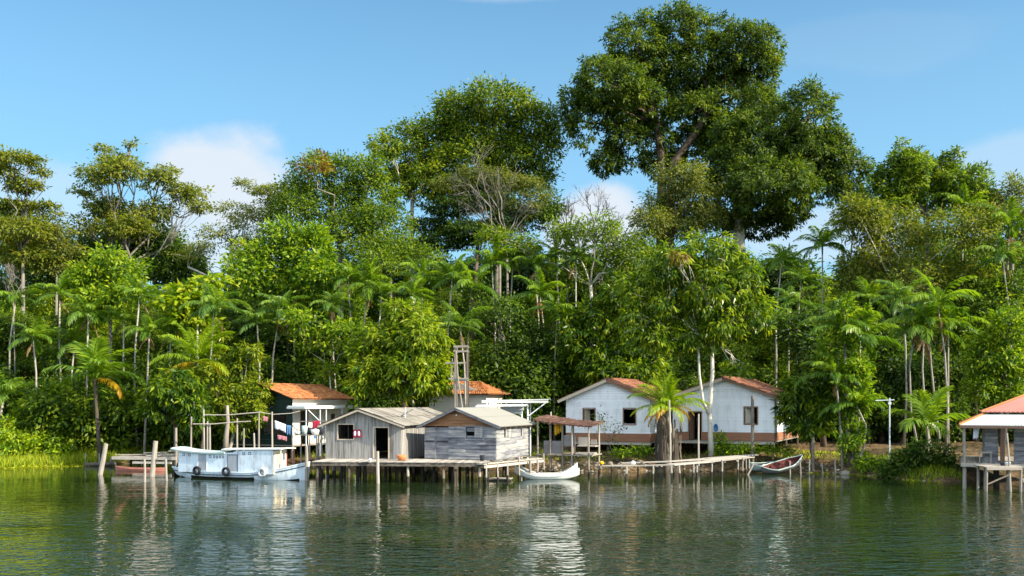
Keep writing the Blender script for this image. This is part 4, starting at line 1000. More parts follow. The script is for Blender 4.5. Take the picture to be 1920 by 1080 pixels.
def sheets(A, B, C_, D):
    mb = MB(); P = slab_plane(A, B, C_, D, .03); W = (Vector(B) - Vector(A)).length; n = max(3, int(W / .92)); rows = 2
    for r in range(rows):
        for c in range(n):
            h = rg.uniform(.0, .025) + (1 - r) * .0 + r * .03; tt = .55 + rg.uniform(-.12, .12); g = .012
            a, b = (c + g) / n, (c + 1 - g) / n; v0 = r / rows - (.03 if r else rg.uniform(0, .03)); v1 = (r + 1) / rows
            sk = rg.uniform(-.02, .02) / n
            # each sheet has corrugations
            k = 10; vs = []
            for v in (v0, v1):
                for i in range(k + 1):
                    f = i / k; vs.append(P(a + (b - a) * f + sk * (v - v0), v, h + .015 * (i % 2)))
            mb.add(vs, [(i, i + 1, k + 2 + i, k + 1 + i) for i in range(k)], tt)
    for c in range(n + 1):      # dark tarred laps
        if rg.random() < .75:
            u = min(.995, max(.005, c / n)); v0 = rg.uniform(0, .35); v1 = rg.uniform(.55, 1)
            mb.add([P(u - .035 / W, v0, .062), P(u + .035 / W, v0, .062), P(u + .05 / W, v1, .072), P(u - .02 / W, v1, .072)], [(0, 1, 2, 3)], .02)
    mb.hex([P(0, 0, -.03), P(1, 0, -.03), P(1, 1, -.03), P(0, 1, -.03), P(0, 0, -.004), P(1, 0, -.004), P(1, 1, -.004), P(0, 1, -.004)], .2)
    return mb

s1 = house_root('stilt_house', 'grey stilt house of upright weathered planks with an open dark door', 752, 862, 62, 5.3, 15, 'house')
W1, D1, E1, A1, X1 = 5.3, 12.5, 2.28, 3.22, 2.45
pl = side_places(W1, D1)
top = lambda u: E1 + (A1 - E1) * (u / X1 if u < X1 else (W1 - u) / (W1 - X1))
win = (.88, 1.98, 1.30, 2.24); door = (3.42, 4.42, .05, 2.05)
mb = MB(); wall_upright(mb, W1, top, [win, door], .24, pl['front'], rg); mb.build('wall', M['grey_v'], s1)
for side, wd in (('right', D1), ('left', D1)):
    mb = MB(); wall_upright(mb, wd - .08, lambda u: E1, [], .24, lambda u, z, o, p=pl[side]: p(u + .04, z, o), rg); mb.build('wall', M['grey_v'], s1)
mb = MB(); wall_upright(mb, W1, lambda u: top(W1 - u), [], .24, pl['back'], rg); mb.build('wall', M['grey_v'], s1)
mb = MB(); opening_frame(mb, pl['front'], *win, .07); f = mb.build('window_frame', M['palewood'], s1)
mb = MB(); mb.box(.9, 1.0, .12, .16, 1.32, 2.2, .3); mb.box(1.5, 1.58, .14, .18, 1.32, 2.2, .3); mb.build('window_bar', M['hullblack'], f)
mb = MB(); opening_frame(mb, pl['front'], *door, .07, False); f = mb.build('door_frame', M['palewood'], s1)
mb = MB(); mb.box(0, .03, 0, .85, 0, 1.95, .0); o = mb.build('door', M['frame'], f); o.location = (3.46, .1, .06); o.rotation_euler = (0, 0, .35)
mb = MB(); mb.box(.05, W1 - .05, .05, D1 - .05, -.10, -.03, .4); mb.build('floor', M['deck'], s1)
q = gable_roof_pair(s1, W1, D1, E1, A1, X1, .38, .45, .3, sheets, M['fibro'])
AR, BR, T0, T1, AL, BL, sl, sr = q
for a, b in ((T0, AR), (T0, BL)):
    mb = MB(); mb.beam(Vector(a) + Vector((0, .03, -.09)), Vector(b) + Vector((0, .03, -.09)), .04, .13, .5); mb.build('barge_board', M['palewood'], s1)
mb = MB(); mb.beam(Vector(T0) + Vector((0, -.02, .03)), Vector(T1) + Vector((0, 0, .03)), .22, .04, .45); mb.build('ridge_cap', M['fibro'], s1)

# ---------------------------------------------------------------- plank shack with level boards
s2 = house_root('stilt_house', 'stilt house of level boards with a smooth pale roof and bluish grey front', 930, 862.5, 61, 5.0, 20, 'house')
W2, D2, E2, A2, X2 = 5.0, 6.6, 2.22, 3.26, 2.3
pl = side_places(W2, D2)
tz = lambda z: (.10 if z < .6 else -.06 if z < 1.5 else .05)
wf = (2.95, 4.10, 1.32, 2.10)
mb = MB(); wall_level(mb, W2, 2.12, 2.12, [(wf[0], wf[1], wf[2], wf[3]), (-.02, .75, 0, 2.05), (.82, 1.72, 0, 2.05)], .235, pl['front'], rg, tv=.16, brk=1, tz=tz); mb.build('wall', M['grey_h'], s2)
mb = MB()
wall_level(mb, W2 - .06, A2 - 2.12, .03, [], .2, lambda u, z, o: pl['front'](u + .03, z + 2.12, o - .01), rg, tv=.16, brk=1, px_=X2); mb.build('gable_boards', M['warm_h'], s2)
mb = MB(); wall_level(mb, D2 - .08, E2, E2, [(1.38, 1.62, 1.38, 2.15), (4.62, 4.80, 1.30, 2.05)], .235, lambda u, z, o: pl['right'](u + .04, z, o), rg, tv=.13, t0=.62, brk=1); mb.build('wall', M['grey_h'], s2)
mb = MB(); wall_level(mb, D2 - .08, E2, E2, [], .235, lambda u, z, o: pl['left'](u + .04, z, o), rg, tv=.16, brk=1); mb.build('wall', M['grey_h'], s2)
mb = MB(); wall_level(mb, W2, A2, E2, [], .235, pl['back'], rg, tv=.16, brk=1, px_=W2 - X2); mb.build('wall', M['grey_h'], s2)
for (x0, x1, t0) in ((.0, .75, .58), (.82, 1.72, .42)):     # two board doors
    mb = MB(); wall_level(mb, x1 - x0, 2.03, 2.03, [], .29, lambda u, z, o, x0=x0: pl['front'](u + x0, z + .01, o + .025), rg, tv=.12, t0=t0, lap=.002, brk=1)
    dd = mb.build('door', M['grey_h'], s2)
    mb = MB(); mb.hex([(x0 + .04, -.02, 1.08), (x1 - .04, -.02, 1.08), (x1 - .04, .03, 1.08), (x0 + .04, .03, 1.08), (x0 + .04, -.02, 1.18), (x1 - .04, -.02, 1.18), (x1 - .04, .03, 1.18), (x0 + .04, .03, 1.18)], .05); mb.build('batten', M['grey_h'], dd)
mb = MB(); opening_frame(mb, pl['front'], *wf, .07); f = mb.build('window_frame', M['grey_h'], s2)
mb = MB(); wall_upright(mb, .56, lambda u: .76, [], .19, lambda u, z, o: (wf[0] + .57 + u, .02 + o, wf[2] + .01 + z), rg, t0=.62); mb.build('shutter', M['grey_h'], f)
mb = MB(); mb.box(wf[0] + .02, wf[0] + .55, .03, .05, wf[2] + .02, wf[2] + .2, .5); mb.box(wf[0] + .02, wf[0] + .55, .03, .05, wf[2] + .46, wf[2] + .72, .4); mb.build('loose_board', M['grey_h'], f)
for y0, y1, z0, z1 in ((1.68, 2.9, 1.36, 2.1), (4.84, 5.5, 1.30, 2.05)):
    mb = MB(); wall_upright(mb, y1 - y0, lambda u: z1 - z0, [], .2, lambda u, z, o: (W2 + .045 - o, y0 + u, z0 + z), rg, t0=.6); mb.build('shutter', M['grey_h'], s2)
mb = MB(); mb.box(.05, W2 - .05, .05, D2 - .05, -.10, -.03, .4); mb.build('floor', M['deck'], s2)
def smooth(A, B, C_, D): return wave_sheet(A, B, C_, D, .177, .012, .025, .5, .02, rg, 2)
AR, BR, T0, T1, AL, BL, sl, sr = gable_roof_pair(s2, W2, D2, E2, A2, X2, .42, .38, .55, smooth, M['sheet'])
for a, b in ((T0, AR), (T0, BL)):
    mb = MB(); mb.beam(Vector(a) + Vector((0, .03, -.10)), Vector(b) + Vector((0, .03, -.10)), .04, .12, .4); mb.build('barge_board', M['grey_h'], s2)
for i in range(8):
    mb = MB(); y = -.2 + (D2 + .5) * i / 7
    mb.beam((W2 - .2, y, E2 - .02), (W2 + .36, y, E2 - .02 - sr * .5), .06, .10, .3); mb.build('rafter', M['frame'], s2)
mb = MB(); mb.tube([(X2, -.05, A2 - .42), (X2, -.10, A2 - .42)], .05, 10, .9); mb.build('lamp', M['white'], s2, True)

# ---------------------------------------------------------------- orange tiled house behind
s3 = house_root('tiled_house', 'house with bright orange clay tiles and a cream side wall behind the boat', 548, 834, 76, 6.2, 25)
W3, D3, E3, A3 = 6.2, 7.6, 3.75, 4.85
pl = side_places(W3, D3)
mb = MB(); wall_level(mb, W3, A3 - .05, E3 - .05, [(3.4, 5.6, .8, 2.5)], .4, pl['front'], rg, tv=.05, lap=.002); mb.build('wall', M['green'], s3)
mb = MB(); wall_level(mb, D3 - .08, E3 - .05, E3 - .05, [(1.0, 2.05, 0, 2.6), (2.5, 3.3, .95, 2.5), (5.1, 5.7, 1.6, 2.5)], .3, lambda u, z, o: pl['right'](u + .04, z, o), rg, tv=.05, lap=.002); mb.build('wall', M['plaster'], s3)
mb = MB(); wall_level(mb, D3 - .08, E3 - .05, E3 - .05, [], .4, lambda u, z, o: pl['left'](u + .04, z, o), rg, tv=.05, lap=.002); mb.build('wall', M['plaster'], s3)
mb = MB(); wall_level(mb, W3, A3 - .05, E3 - .05, [], .4, pl['back'], rg, tv=.05, lap=.002); mb.build('wall', M['plaster'], s3)
mb = MB(); mb.box(W3 - .05, W3 - .02, 2.52, 3.28, .97, 2.48, .5); mb.build('shutter', M['palegreen'], s3)
mb = MB(); mb.box(W3 - .02, W3 + .02, 2.75, 3.2, .4, .93, .5); mb.build('blue_panel', M['bluepl'], s3)
mb = MB(); mb.box(.05, W3 - .05, .05, D3 - .05, -.14, -.03, .4); mb.build('floor', M['deck'], s3)
for i in range(4):
    for y in (.2, D3 * .5, D3 - .2):
        s = MB(); x = .2 + (W3 - .4) * i / 3; s.tube([(x, y, -1.2), (x, y, -.1)], .09, 7, .3); s.build('stilt', M['pile'], s3)
gable_roof_pair(s3, W3, D3, E3, A3, 3.1, .5, .5, .5, lambda *a: tile_roof(*a, rg=rg, stain=.22), M['tile'])
# porch of pale beams in front of its side wall
mb = MB(); mb.box(W3 + .25, W3 + 1.9, -.9, 6.4, 3.02, 3.10, .5); mb.box(W3 + .2, W3 + 1.95, -.95, -.8, 2.86, 3.02, .5); mb.box(W3 + 1.85, W3 + 1.97, -.8, 6.4, 2.86, 3.02, .45)
mb.build('porch_roof', M['whitesheet'], s3)
for y in (-.6, 1.2, 2.0, 4.2, 6.1):
    s = MB(); s.tube([(W3 + 1.8, y, -.9), (W3 + 1.8, y, 2.9)], .055, 7, .5); s.build('porch_post', M['greypole'], s3)
s = MB(); s.beam((W3 + 1.8, -.5, 2.85), (W3 + 1.8, 1.1, 1.9), .05, .07, .6); s.build('brace', M['greypole'], s3)

# ---------------------------------------------------------------- tiled house behind the plank shack
s4 = house_root('tiled_house', 'house with dull orange tiled roof and pale wall behind the wooden tower', 912, 812, 82, 5.6, 25)
W4, D4, E4, A4 = 5.6, 3.4, 3.45, 4.45
pl = side_places(W4, D4)
mb = MB(); wall_level(mb, W4, A4 - .05, E4 - .05, [], .3, pl['front'], rg, tv=.05, lap=.002); mb.build('wall', M['plaster'], s4)
for sd_ in ('right', 'left'):
    mb = MB(); wall_level(mb, D4 - .08, E4 - .05, E4 - .05, [], .3, lambda u, z, o, p=pl[sd_]: p(u + .04, z, o), rg, tv=.05, lap=.002); mb.build('wall', M['plaster'], s4)
mb = MB(); wall_level(mb, W4, A4 - .05, E4 - .05, [], .3, pl['back'], rg, tv=.05, lap=.002); mb.build('wall', M['plaster'], s4)
# hipped tile roof
RW = dict(rg=rg, stain=.22)
apx, z0, z1 = 2.6, E4 - .12, A4
c = [(-.5, -.6), (W4 + .55, -.6), (W4 + .55, D4 + .6), (-.5, D4 + .6)]
r0, r1 = (1.4, D4 / 2, z1), (W4 - 1.6, D4 / 2, z1)
P = [(x, y, z0) for x, y in c]
for A_, B_, C__, D__ in ((P[0], P[1], r1, r0), (P[1], P[2], r1, r1), (P[2], P[3], r0, r1), (P[3], P[0], r0, r0)):
    tile_roof(A_, B_, C__, D__, rg=rg, stain=.22).build('roof_plane', M['tile'], s4)
mb = MB(); mb.box(.1, W4 - .1, .1, D4 - .1, -.3, -.05, .4); mb.build('floor', M['deck'], s4)
for x in (.2, W4 - .2):
    for y in (.2, D4 - .2):
        s = MB(); s.tube([(x, y, -1.4), (x, y, -.1)], .09, 7, .3); s.build('stilt', M['pile'], s4)

# ---------------------------------------------------------------- white shed roofs behind the plank shack
ar = at(1028, 748, 72.5); e = empty('open_shed', (ar.x, ar.y, gzf(ar.x, ar.y)), -R(8), 'open shed with two flat white sheet roofs behind the pale roofed stilt house', 'shed')
zt = ar.z - e.location.z
mb = MB(); mb.hex([(-5.1, 0, zt - .16), (0, 0, zt - .06), (0, 2.2, zt - .06), (-5.1, 2.2, zt - .16), (-5.1, 0, zt - .10), (0, 0, zt), (0, 2.2, zt), (-5.1, 2.2, zt - .10)]); mb.box(-5.1, 0, -.05, -.005, zt - .3, zt - .12, .35); mb.build('upper_roof', M['whitesheet'], e)
mb = MB(); mb.hex([(-5.4, -1.1, zt - .62), (-1.6, -1.1, zt - .55), (-1.6, -.1, zt - .45), (-5.4, -.1, zt - .5), (-5.4, -1.1, zt - .56), (-1.6, -1.1, zt - .49), (-1.6, -.1, zt - .39), (-5.4, -.1, zt - .44)]); mb.build('lower_roof', M['whitesheet'], e)
for x, y in ((-2.05, .25), (-1.6, .25), (-4.9, .25), (-4.9, 1.9), (-1.6, 1.9)):
    s = MB(); s.tube([(x, y, -.4), (x, y, zt - .15)], .06, 7, .6); s.build('post', M['white'], e)
s = MB(); s.beam((-1.55, .2, zt - 1.3), (-.1, .2, zt - .2), .06, .08, .6); s.build('brace', M['white'], e)
s = MB(); s.beam((-2.1, .2, zt - 1.2), (-3.3, .2, zt - .3), .06, .08, .6); s.build('brace', M['white'], e)
mb = MB(); mb.box(-3.6, -1.9, .0, .8, zt - .86, zt - .60, .5); mb.box(-3.4, -2.0, .1, .7, zt - 1.1, zt - .864, .35); mb.build('water_trough', M['greypole'], e)

# ---------------------------------------------------------------- wooden tower
tp = at(864.5, 648, 71); bx = tp.x; bz = gzf(tp.x, tp.y)
e = empty('wooden_tower', (tp.x, tp.y, bz), -R(12), 'tall open wooden tower frame with a ladder pole by the round mango', 'tower'); ht = tp.z - bz
for i, (x, y) in enumerate(((-.45, 0), (.45, 0), (-.52, .7), (.36, .7))):
    s = MB(); hh = ht if i < 2 else ht - .05
    s.beam((x, y, -.3), (x + rg.uniform(-.03, .03), y, hh), .11, .11, .35 + rg.uniform(-.1, .3)); s.build('post', M['pile'], e)
for z in (ht - .06, ht - .42, ht - 2.55):
    s = MB(); s.beam((-.56, -.09, z), (.56, -.09, z), .06, .14, .8); s.build('crossbeam', M['pile'], e)
    s = MB(); s.beam((-.58, .78, z), (.44, .78, z), .05, .10, .5); s.build('crossbeam', M['pile'], e)
    for x in (-.47, .47):
        s = MB(); s.beam((x - .09, 0, z - .04), (x - .09, .7, z - .04), .05, .10, .5); s.build('crossbeam', M['pile'], e)
s = MB(); s.beam((-1.4, .6, ht - 1.25), (.3, .62, ht - 1.25), .05, .12, .85); s.build('crossbeam', M['pile'], e)
s = MB(); s.beam((-.9, -.15, ht - 2.45), (.6, -.15, ht - 2.45), .06, .12, .8); s.build('crossbeam', M['pile'], e)
s = MB(); s.tube([(.18, -.3, ht - 4.6), (-.15, -.22, ht - 2.6), (-.36, -.14, ht - .4)], .05, 7, .7); s.build('ladder_pole', M['pile'], e)
for a, b in (((-.95, .7, ht - 2.5), (-.85, .65, ht - .9)), ((-.8, .7, ht - 2.5), (-.62, .65, ht - 1.3)), ((.1, .9, ht - 2.5), (.33, 1.0, ht - 1.0))):
    s = MB(); s.tube([a, b], .04, 6, .7); s.build('brace', M['pile'], e)

# ---------------------------------------------------------------- red roofed house at the right
cr = at(1808, 868, 56.2); e = empty('red_roofed_house', (cr.x, cr.y, cr.z), -R(25), 'plank house with red and white corrugated roof standing over the water at the right', 'house')
RWd, RD = 10.5, 9.0; ez = at(1808, 797, 56.2).z - cr.z   # eave height over the deck
uz = ez + .62
# lower verandah roof (white), hipped at the corner; upper red hip roof
i0, i1 = 1.05, 1.05
lo = [(-.25, -.35), (RWd, -.35), (RWd, i1 + .1), (i0 - .1, i1 + .1)]
def wsheet(A, B, C_, D, **k): return wave_sheet(A, B, C_, D, .15, .03, .03, rg=rg, **k)
wsheet((-.25, -.35, ez), (RWd, -.35, ez), (RWd, i1, uz), (i0, i1, uz)).build('verandah_roof', M['whitesheet'], e)
wsheet((-.25, RD, ez), (-.25, -.35, ez), (i0, i1, uz), (i0, RD - 1, uz)).build('verandah_roof', M['tile'], e)
ap = (i0 + 4.6, i1 + 3.6, uz + 2.15)
ap2 = (RWd - 2, i1 + 3.6, uz + 2.15)
wsheet((i0 - .12, i1 - .12, uz + .13), (RWd + .1, i1 - .12, uz + .13), ap2, ap).build('upper_roof', M['redsheet'], e)
wsheet((i0 - .12, RD - 1, uz + .13), (i0 - .12, i1 - .12, uz + .13), ap, ap).build('upper_roof', M['redsheet'], e)
for a, b in (((-.27, -.37, ez + .03), (i0, i1, uz + .04)), ((i0 - .13, i1 - .13, uz + .17), ap)):
    s = MB(); s.tube([a, Vector(a).lerp(Vector(b), .5), b], .065, 7, .6); s.build('hip_cap', M['tile'], e)
s = MB(); s.box(-.22, RWd, -.34, -.28, ez - .17, ez - .03, .4); s.build('fascia', M['frame'], e)
s = MB(); s.box(-.30, -.24, -.28, RD, ez - .17, ez - .03, .4); s.build('fascia', M['frame'], e)
wx = 1.12; wy = 1.5
holes = [(.70, 1.52, 0.02, 2.12), (3.3, 4.4, .9, 1.9)]
mb = MB(); wall_level(mb, RWd - wx, uz - .02, uz - .02, holes, .27, lambda u, z, o: (wx + u, wy + o, z), rg, tv=.14, brk=1, t0=.62); mb.build('wall', M['grey_h'], e)
mb = MB(); wall_level(mb, RD - wy - 1, uz - .02, uz - .02, [], .27, lambda u, z, o: (wx + o, RD - 1 - u, z), rg, tv=.14, brk=1, t0=.62); mb.build('wall', M['grey_h'], e)
mb = MB(); opening_frame(mb, lambda u, z, o: (wx + u, wy + o, z), .70, 1.52, .02, 2.12, .07, False); f = mb.build('door_frame', M['grey_h'], e)
mb = MB(); mb.box(0, .04, 0, .7, 0, 2.05, .3); o = mb.build('door', M['frame'], f); o.location = (wx + .8, wy + .06, .03); o.rotation_euler = (0, 0, -.35)
mb = MB(); nb = int((RWd + .3) / .16)
for i in range(nb): mb.box(-.15 + i * .16, -.15 + i * .16 + .15, -.28, RD - .5, -.05, 0, .5 + rg.uniform(-.25, .25))
mb.box(-.16, RWd, -.34, -.285, -.2, .0, .62); mb.box(-.2, -.155, -.28, RD - .5, -.2, -.055, .4)
mb.build('deck', M['deck'], e)
for x in (0.0, 3.6, 7.2):
    s = MB(); s.tube([(x, -.12, -2.6), (x + .02, -.12, -.02)], .11, 8, .85); s.tube([(x, -.12, 0), (x - .02, -.12, ez - .05)], .085, 8, .75); s.build('post', M['pile'], e)
for x in (0.05, 1.8, 3.6, 5.4, 7.2):
    for y in (1.8, 4.4, 7):
        s = MB(); s.tube([(x, y, -3), (x, y, -.05)], .09, 7, .2); s.build('stilt', M['pile'], e)
for y in (3.6, 7):
    s = MB(); s.tube([(0, y, 0), (0, y, ez + .1)], .07, 7, .4); s.build('post', M['pile'], e)
mb = MB(); mb.box(.75, 1.5, 1.0, 1.3, .55, .62, .6); mb.box(.8, .86, 1.05, 1.25, 0, .55, .5); mb.box(1.4, 1.46, 1.05, 1.25, 0, .55, .5)
bo = mb.build('bench', M['deck'], None); bo.location = e.location; bo.rotation_euler = e.rotation_euler; tag(bo, 'small plank bench in the shade of the red roofed verandah', 'bench')
mb = MB(); rr = random.Random(3)
for i in range(5):
    a = i / 4; mb.add([(-.16 + .07 * i, -.02 + .03 * (i % 2), 0), (-.09 + .07 * i, -.02 + .03 * ((i + 1) % 2), 0), (-.11 + .06 * i, .02, -.55 - .2 * rr.random()), (-.17 + .06 * i, .0, -.6 - .2 * rr.random())], [(0, 1, 2, 3)])
lp = e.matrix_basis @ Vector((.62, .25, ez - .12)); o = mb.build('hanging_cloth', M['whitecloth'], None, loc=lp); md = o.modifiers.new('thick', 'SOLIDIFY'); md.thickness = .012
tag(o, 'white cloth hanging under the verandah eave of the red roofed house', 'cloth')
# landing in front of it
jt = at(1872, 873, 54.6); je = empty('landing_stage', (jt.x, jt.y, 0), -R(4), 'small plank landing on legs before the red roofed house', 'landing stage')
mb = MB()
for i in range(8): mb.box(-1.05, 1.05, -.7 + i * .19, -.7 + i * .19 + .175, jt.z - .05, jt.z, .6 + rg.uniform(-.2, .2))
mb.build('boards', M['deck'], je)
mb = MB(); mb.box(-.95, .95, -.75, -.705, jt.z - .2, jt.z - .05, .55); mb.build('beam', M['deck'], je)
for x, y in ((-.92, -.6), (-.55, .5), (.95, -.6), (.75, .6), (-.9, .6)):
    s = MB(); s.tube([(x, y, -1), (x + .03, y, jt.z - .06)], .075, 7, .75); s.build('leg', M['pile'], je)
s = MB(); s.beam((-.5, .2, .35), (.8, .2, .95), .05, .08, .7); s.build('brace', M['pile'], je)
s = MB(); s.box(1.2, 2.6, -.3, .5, .62, .68, .6); s.box(1.2, 2.6, -.35, -.31, .5, .66, .5); s.tube([(1.4, .1, -.8), (1.4, .1, .62)], .07, 7, .4); s.tube([(2.4, .1, -.8), (2.4, .1, .62)], .07, 7, .4); s.build('step', M['deck'], je)
p0, p1 = at(1896, 918, 54), at(1888, 812, 54)
s = MB(); s.tube([p0 + Vector((0, 0, -.8)), p0.lerp(p1, .5), p1], [.06, .055, .045], 8, .9); o = s.build('mooring_pole', M['pile']); tag(o, 'thin leaning pole beside the landing of the red roofed house', 'pole')
mb = MB(); mb.lathe([(.12, 0), (.2, .12), (.24, .2), (.22, .2), (.1, .03)], 16, (0, 0, 0)); o = mb.build('bowl', M['greypole'], None, True, at(1887, 873, 54.5)); tag(o, 'grey metal bowl left on the landing of the red roofed house', 'bowl')
mb = MB(); mb.lathe([(.11, 0), (.15, .2), (.16, .21), (.13, .2), (.1, .03)], 16); o = mb.build('pot', M['darkgrey'], None, True, at(1880, 873, 54.5)); tag(o, 'small dark pot beside the bowl on the landing', 'pot')
# ================================================================ platforms, piers, boats and small things
rg = random.Random(77)
def pile(parent, x, y, z1, r=.075, t=.6, lean=(0, 0), z0=-1.3, nm='pile'):
    s = MB(); wet = min(.30 + rg.uniform(-.08, .12), z1 * .5); L_ = z1 - z0      # dark wet band up to the high-water mark
    def q(z, j=0.0): f = (z - z0) / L_; return (x + lean[0] * f + j, y + lean[1] * f, z)
    zm = (wet + .1 + z1) / 2
    s.tube([q(z0), q(wet), q(wet + .08), q(zm, rg.uniform(-.025, .025)), q(z1)], [r * 1.1, r * 1.05, r * 1.03, r, r * .9], 7, [.04] * 7 + [.08] * 7 + [t] * 21 if z0 < 0 else t)
    return s.build(nm, M['pile'], parent)

# platform below the two grey shacks
P0 = at(585, 866, 60.2); PZ = 1.32
pf = empty('stilt_platform', (P0.x, 60.2, 0), -R(6.0), 'long plank platform on dark piles under the two grey stilt houses', 'platform')
LEN = 11.1
mb = MB()
nb = int(LEN / .2)
for i in range(nb):
    mb.box(i * .2, i * .2 + .185, -.02 + rg.uniform(-.05, .03), 3.4, PZ - .045 + rg.uniform(-.006, .006), PZ + rg.uniform(-.004, .006), .62 + rg.uniform(-.25, .3))
mb.build('deck_boards', M['deck'], pf)
mb = MB(); mb.box(0, LEN, .02, .12, PZ - .27, PZ - .055, .08); mb.build('edge_beam', M['deck'], pf)
mb = MB(); mb.box(0, LEN, 1.8, 1.92, PZ - .25, PZ - .055, .3); mb.build('edge_beam', M['deck'], pf)
inv = pf.matrix_basis.inverted()
def loc_x(px, ly):      # local x of a pixel column at local depth ly
    a = R(6.0); k = (px - CXP) / F
    # world = P0 + x(cos,-sin) + y(sin,cos)
    return (k * (60.2 + ly * math.cos(a)) - P0.x - ly * math.sin(a)) / (math.cos(a) + k * math.sin(a))
for px, t in ((594, .35), (653, .3), (708, .4), (765, .85), (832, .55), (899, .95)):
    pile(pf, loc_x(px, .2), .2, PZ - .28, .085, t, (rg.uniform(-.05, .05), 0))
for px in (601, 615, 640, 668, 684, 722, 745, 790, 812, 850, 875):
    pile(pf, loc_x(px, 1.7), 1.7 + rg.uniform(-.1, .2), PZ - .26, .095, .18 + rg.uniform(-.1, .1), (rg.uniform(-.1, .1), 0))
for px in range(600, 1000, 22):
    pile(pf, loc_x(px, 5), 5 + rg.uniform(-.8, .8), PZ - .1, .085, .3 + rg.uniform(-.2, .5), (rg.uniform(-.12, .12), 0))
for px in range(640, 1000, 34):
    pile(pf, loc_x(px, 9), 9 + rg.uniform(-.8, .8), PZ - .1, .085, .3 + rg.uniform(-.2, .3), (rg.uniform(-.12, .12), 0))
# board walk along the lit wall of the level-board shack
wk = empty('side_walkway', (0, 0, 0), 0, 'narrow sunlit board walk on thin posts along the side of the pale roofed house', 'walkway')
a0, a1 = at(895, 874, 59.0), at(1008, 856, 65.5); a1.z = a0.z = PZ - .1
for k in range(2):
    s = MB(); d = (a1 - a0).normalized(); n = Vector((d.y, -d.x, 0)); s.beam(a0 + n * (.05 + .3 * k), a1 + n * (.05 + .3 * k), .26, .05, .75); s.build('plank', M['deck'], wk)
s = MB(); s.beam(a0 + n * .5 + Vector((0, 0, -.16)), a1 + n * .5 + Vector((0, 0, -.16)), .06, .16, .85); s.build('edge_beam', M['deck'], wk)
for i, f in enumerate((.02, .2, .36, .55, .72, .86, .99)):
    p = a0.lerp(a1, f) + n * .55
    pile(wk, p.x, p.y, PZ - .12 + (.35 if i in (3, 6) else 0), .055, .9, (rg.uniform(-.05, .05), 0), nm='post')
for f in (.1, .3, .5, .7, .9):
    s = MB(); p = a0.lerp(a1, f); s.beam(p - n * .4 + Vector((0, 0, .12)), p + n * .45 + Vector((0, 0, .06)), .06, .08, .8); s.build('joist', M['deck'], wk)
# floating landing
fl = empty('floating_landing', tuple(at(938, 898, 61.8).xy) + (0,), -R(10), 'low plank raft with thin posts at the right end of the platform', 'raft')
mb = MB()
for i in range(5): mb.box(-.75, .75, -.5 + i * .2, -.32 + i * .2, .10, .15, .75 + rg.uniform(-.2, .15))
mb.build('boards', M['deck'], fl)
for y in (-.35, .3):
    s = MB(); s.tube([(-.8, y, .02), (.8, y, .02)], .10, 8, .2); s.build('log', M['pile'], fl)
for x in (-.7, -.1, .5):
    pile(fl, x, -.56, 1.1, .04, .9, (rg.uniform(-.08, .08), 0), nm='post')

# mooring posts, each its own thing
def mooring(label, p_bot, p_top, Y, r, t, tilt_y=0.0, nm='mooring_pole', grp='weathered mooring poles'):
    a, b = at(*p_bot, Y), at(*p_top, Y); s = MB(); d = (a - b).normalized()
    mid = a.lerp(b, .5) + Vector((rg.uniform(-.03, .03), 0, 0))
    s.tube([a + d * 1.0, mid, b], [r * 1.05, r, r * .9], 9, t); o = s.build(nm, M['pile']); tag(o, label, 'pole', grp); return o
mooring('tall mooring pole between the boat bow and the platform', (575, 899), (575, 836), 61.5, .10, .75)
mooring('mooring pole rising above the platform edge before the dark door', (709, 906), (708, 846), 59.4, .10, .95)
mooring('thick slanted mooring pole standing alone, leftmost in the water', (188, 890), (199, 832), 66.5, .16, .85)
mooring('thick mooring pole slightly slanted before the left pier, behind the boat stern', (285, 895), (292, 827), 65.0, .17, .85)
mooring('thin mooring pole between the two thick slanted ones', (271, 907), (271, 861), 60.5, .07, .9)
mooring('thin mooring pole right beside the boat stern before the left pier', (313, 904), (311, 860), 61.5, .075, .85)
mooring('tall pole behind the stern of the boat at the end of the left pier', (331, 880), (330, 802), 72, .10, .7)
mooring('short thin stake near the leftmost slanted mooring pole', (208, 874), (207, 858), 76, .06, .6)
mooring('short thin stake left of the slanted mooring pole', (186, 874), (186, 850), 75.5, .06, .7)
mooring('short stake at the grassy bank edge', (160, 872), (160, 850), 76.6, .06, .9)
mooring('leaning pale stake beside the pale green boat', (1402, 890), (1413, 869), 66.5, .06, .95)
for i, (a, b, lab) in enumerate([((1482, 889), (1481, 864), 'stake before the middle of the red boat'), ((1501, 889), (1500, 866), 'stake off the stern of the red boat'),
                                 ((1518, 888), (1518, 862), 'stake next to the dark post in the mud'), ((1543, 889), (1541, 868), 'bent stake in the mud before the red boat stern'), ((1567, 888), (1566, 858), 'stake nearest the climber column')]):
    mooring(lab, a, b, 67.2, .05, .8, grp='stakes in the mud by the red boat')
mooring('dark upright post in the mud under the low mango tree', (1525, 888), (1525, 820), 68.5, .10, .55, nm='post', grp=None)
mooring('grey upright post standing before the window of the right white house', (1411, 842), (1411, 742), 69.5, .12, .5, nm='post', grp=None)
mooring('thin white pole standing before the coconut palm trunk', (1257, 862), (1255, 750), 68.4, .06, 1.0, nm='pole', grp='thin white poles by the right pier')
mooring('thin white pole before the door of the right white house', (1310, 858), (1310, 776), 68.8, .06, 1.0, nm='pole', grp='thin white poles by the right pier')
mooring('thin white pole in front of the thatched shelter', (1033, 845), (1033, 772), 69, .06, 1.0, nm='pole', grp=None)

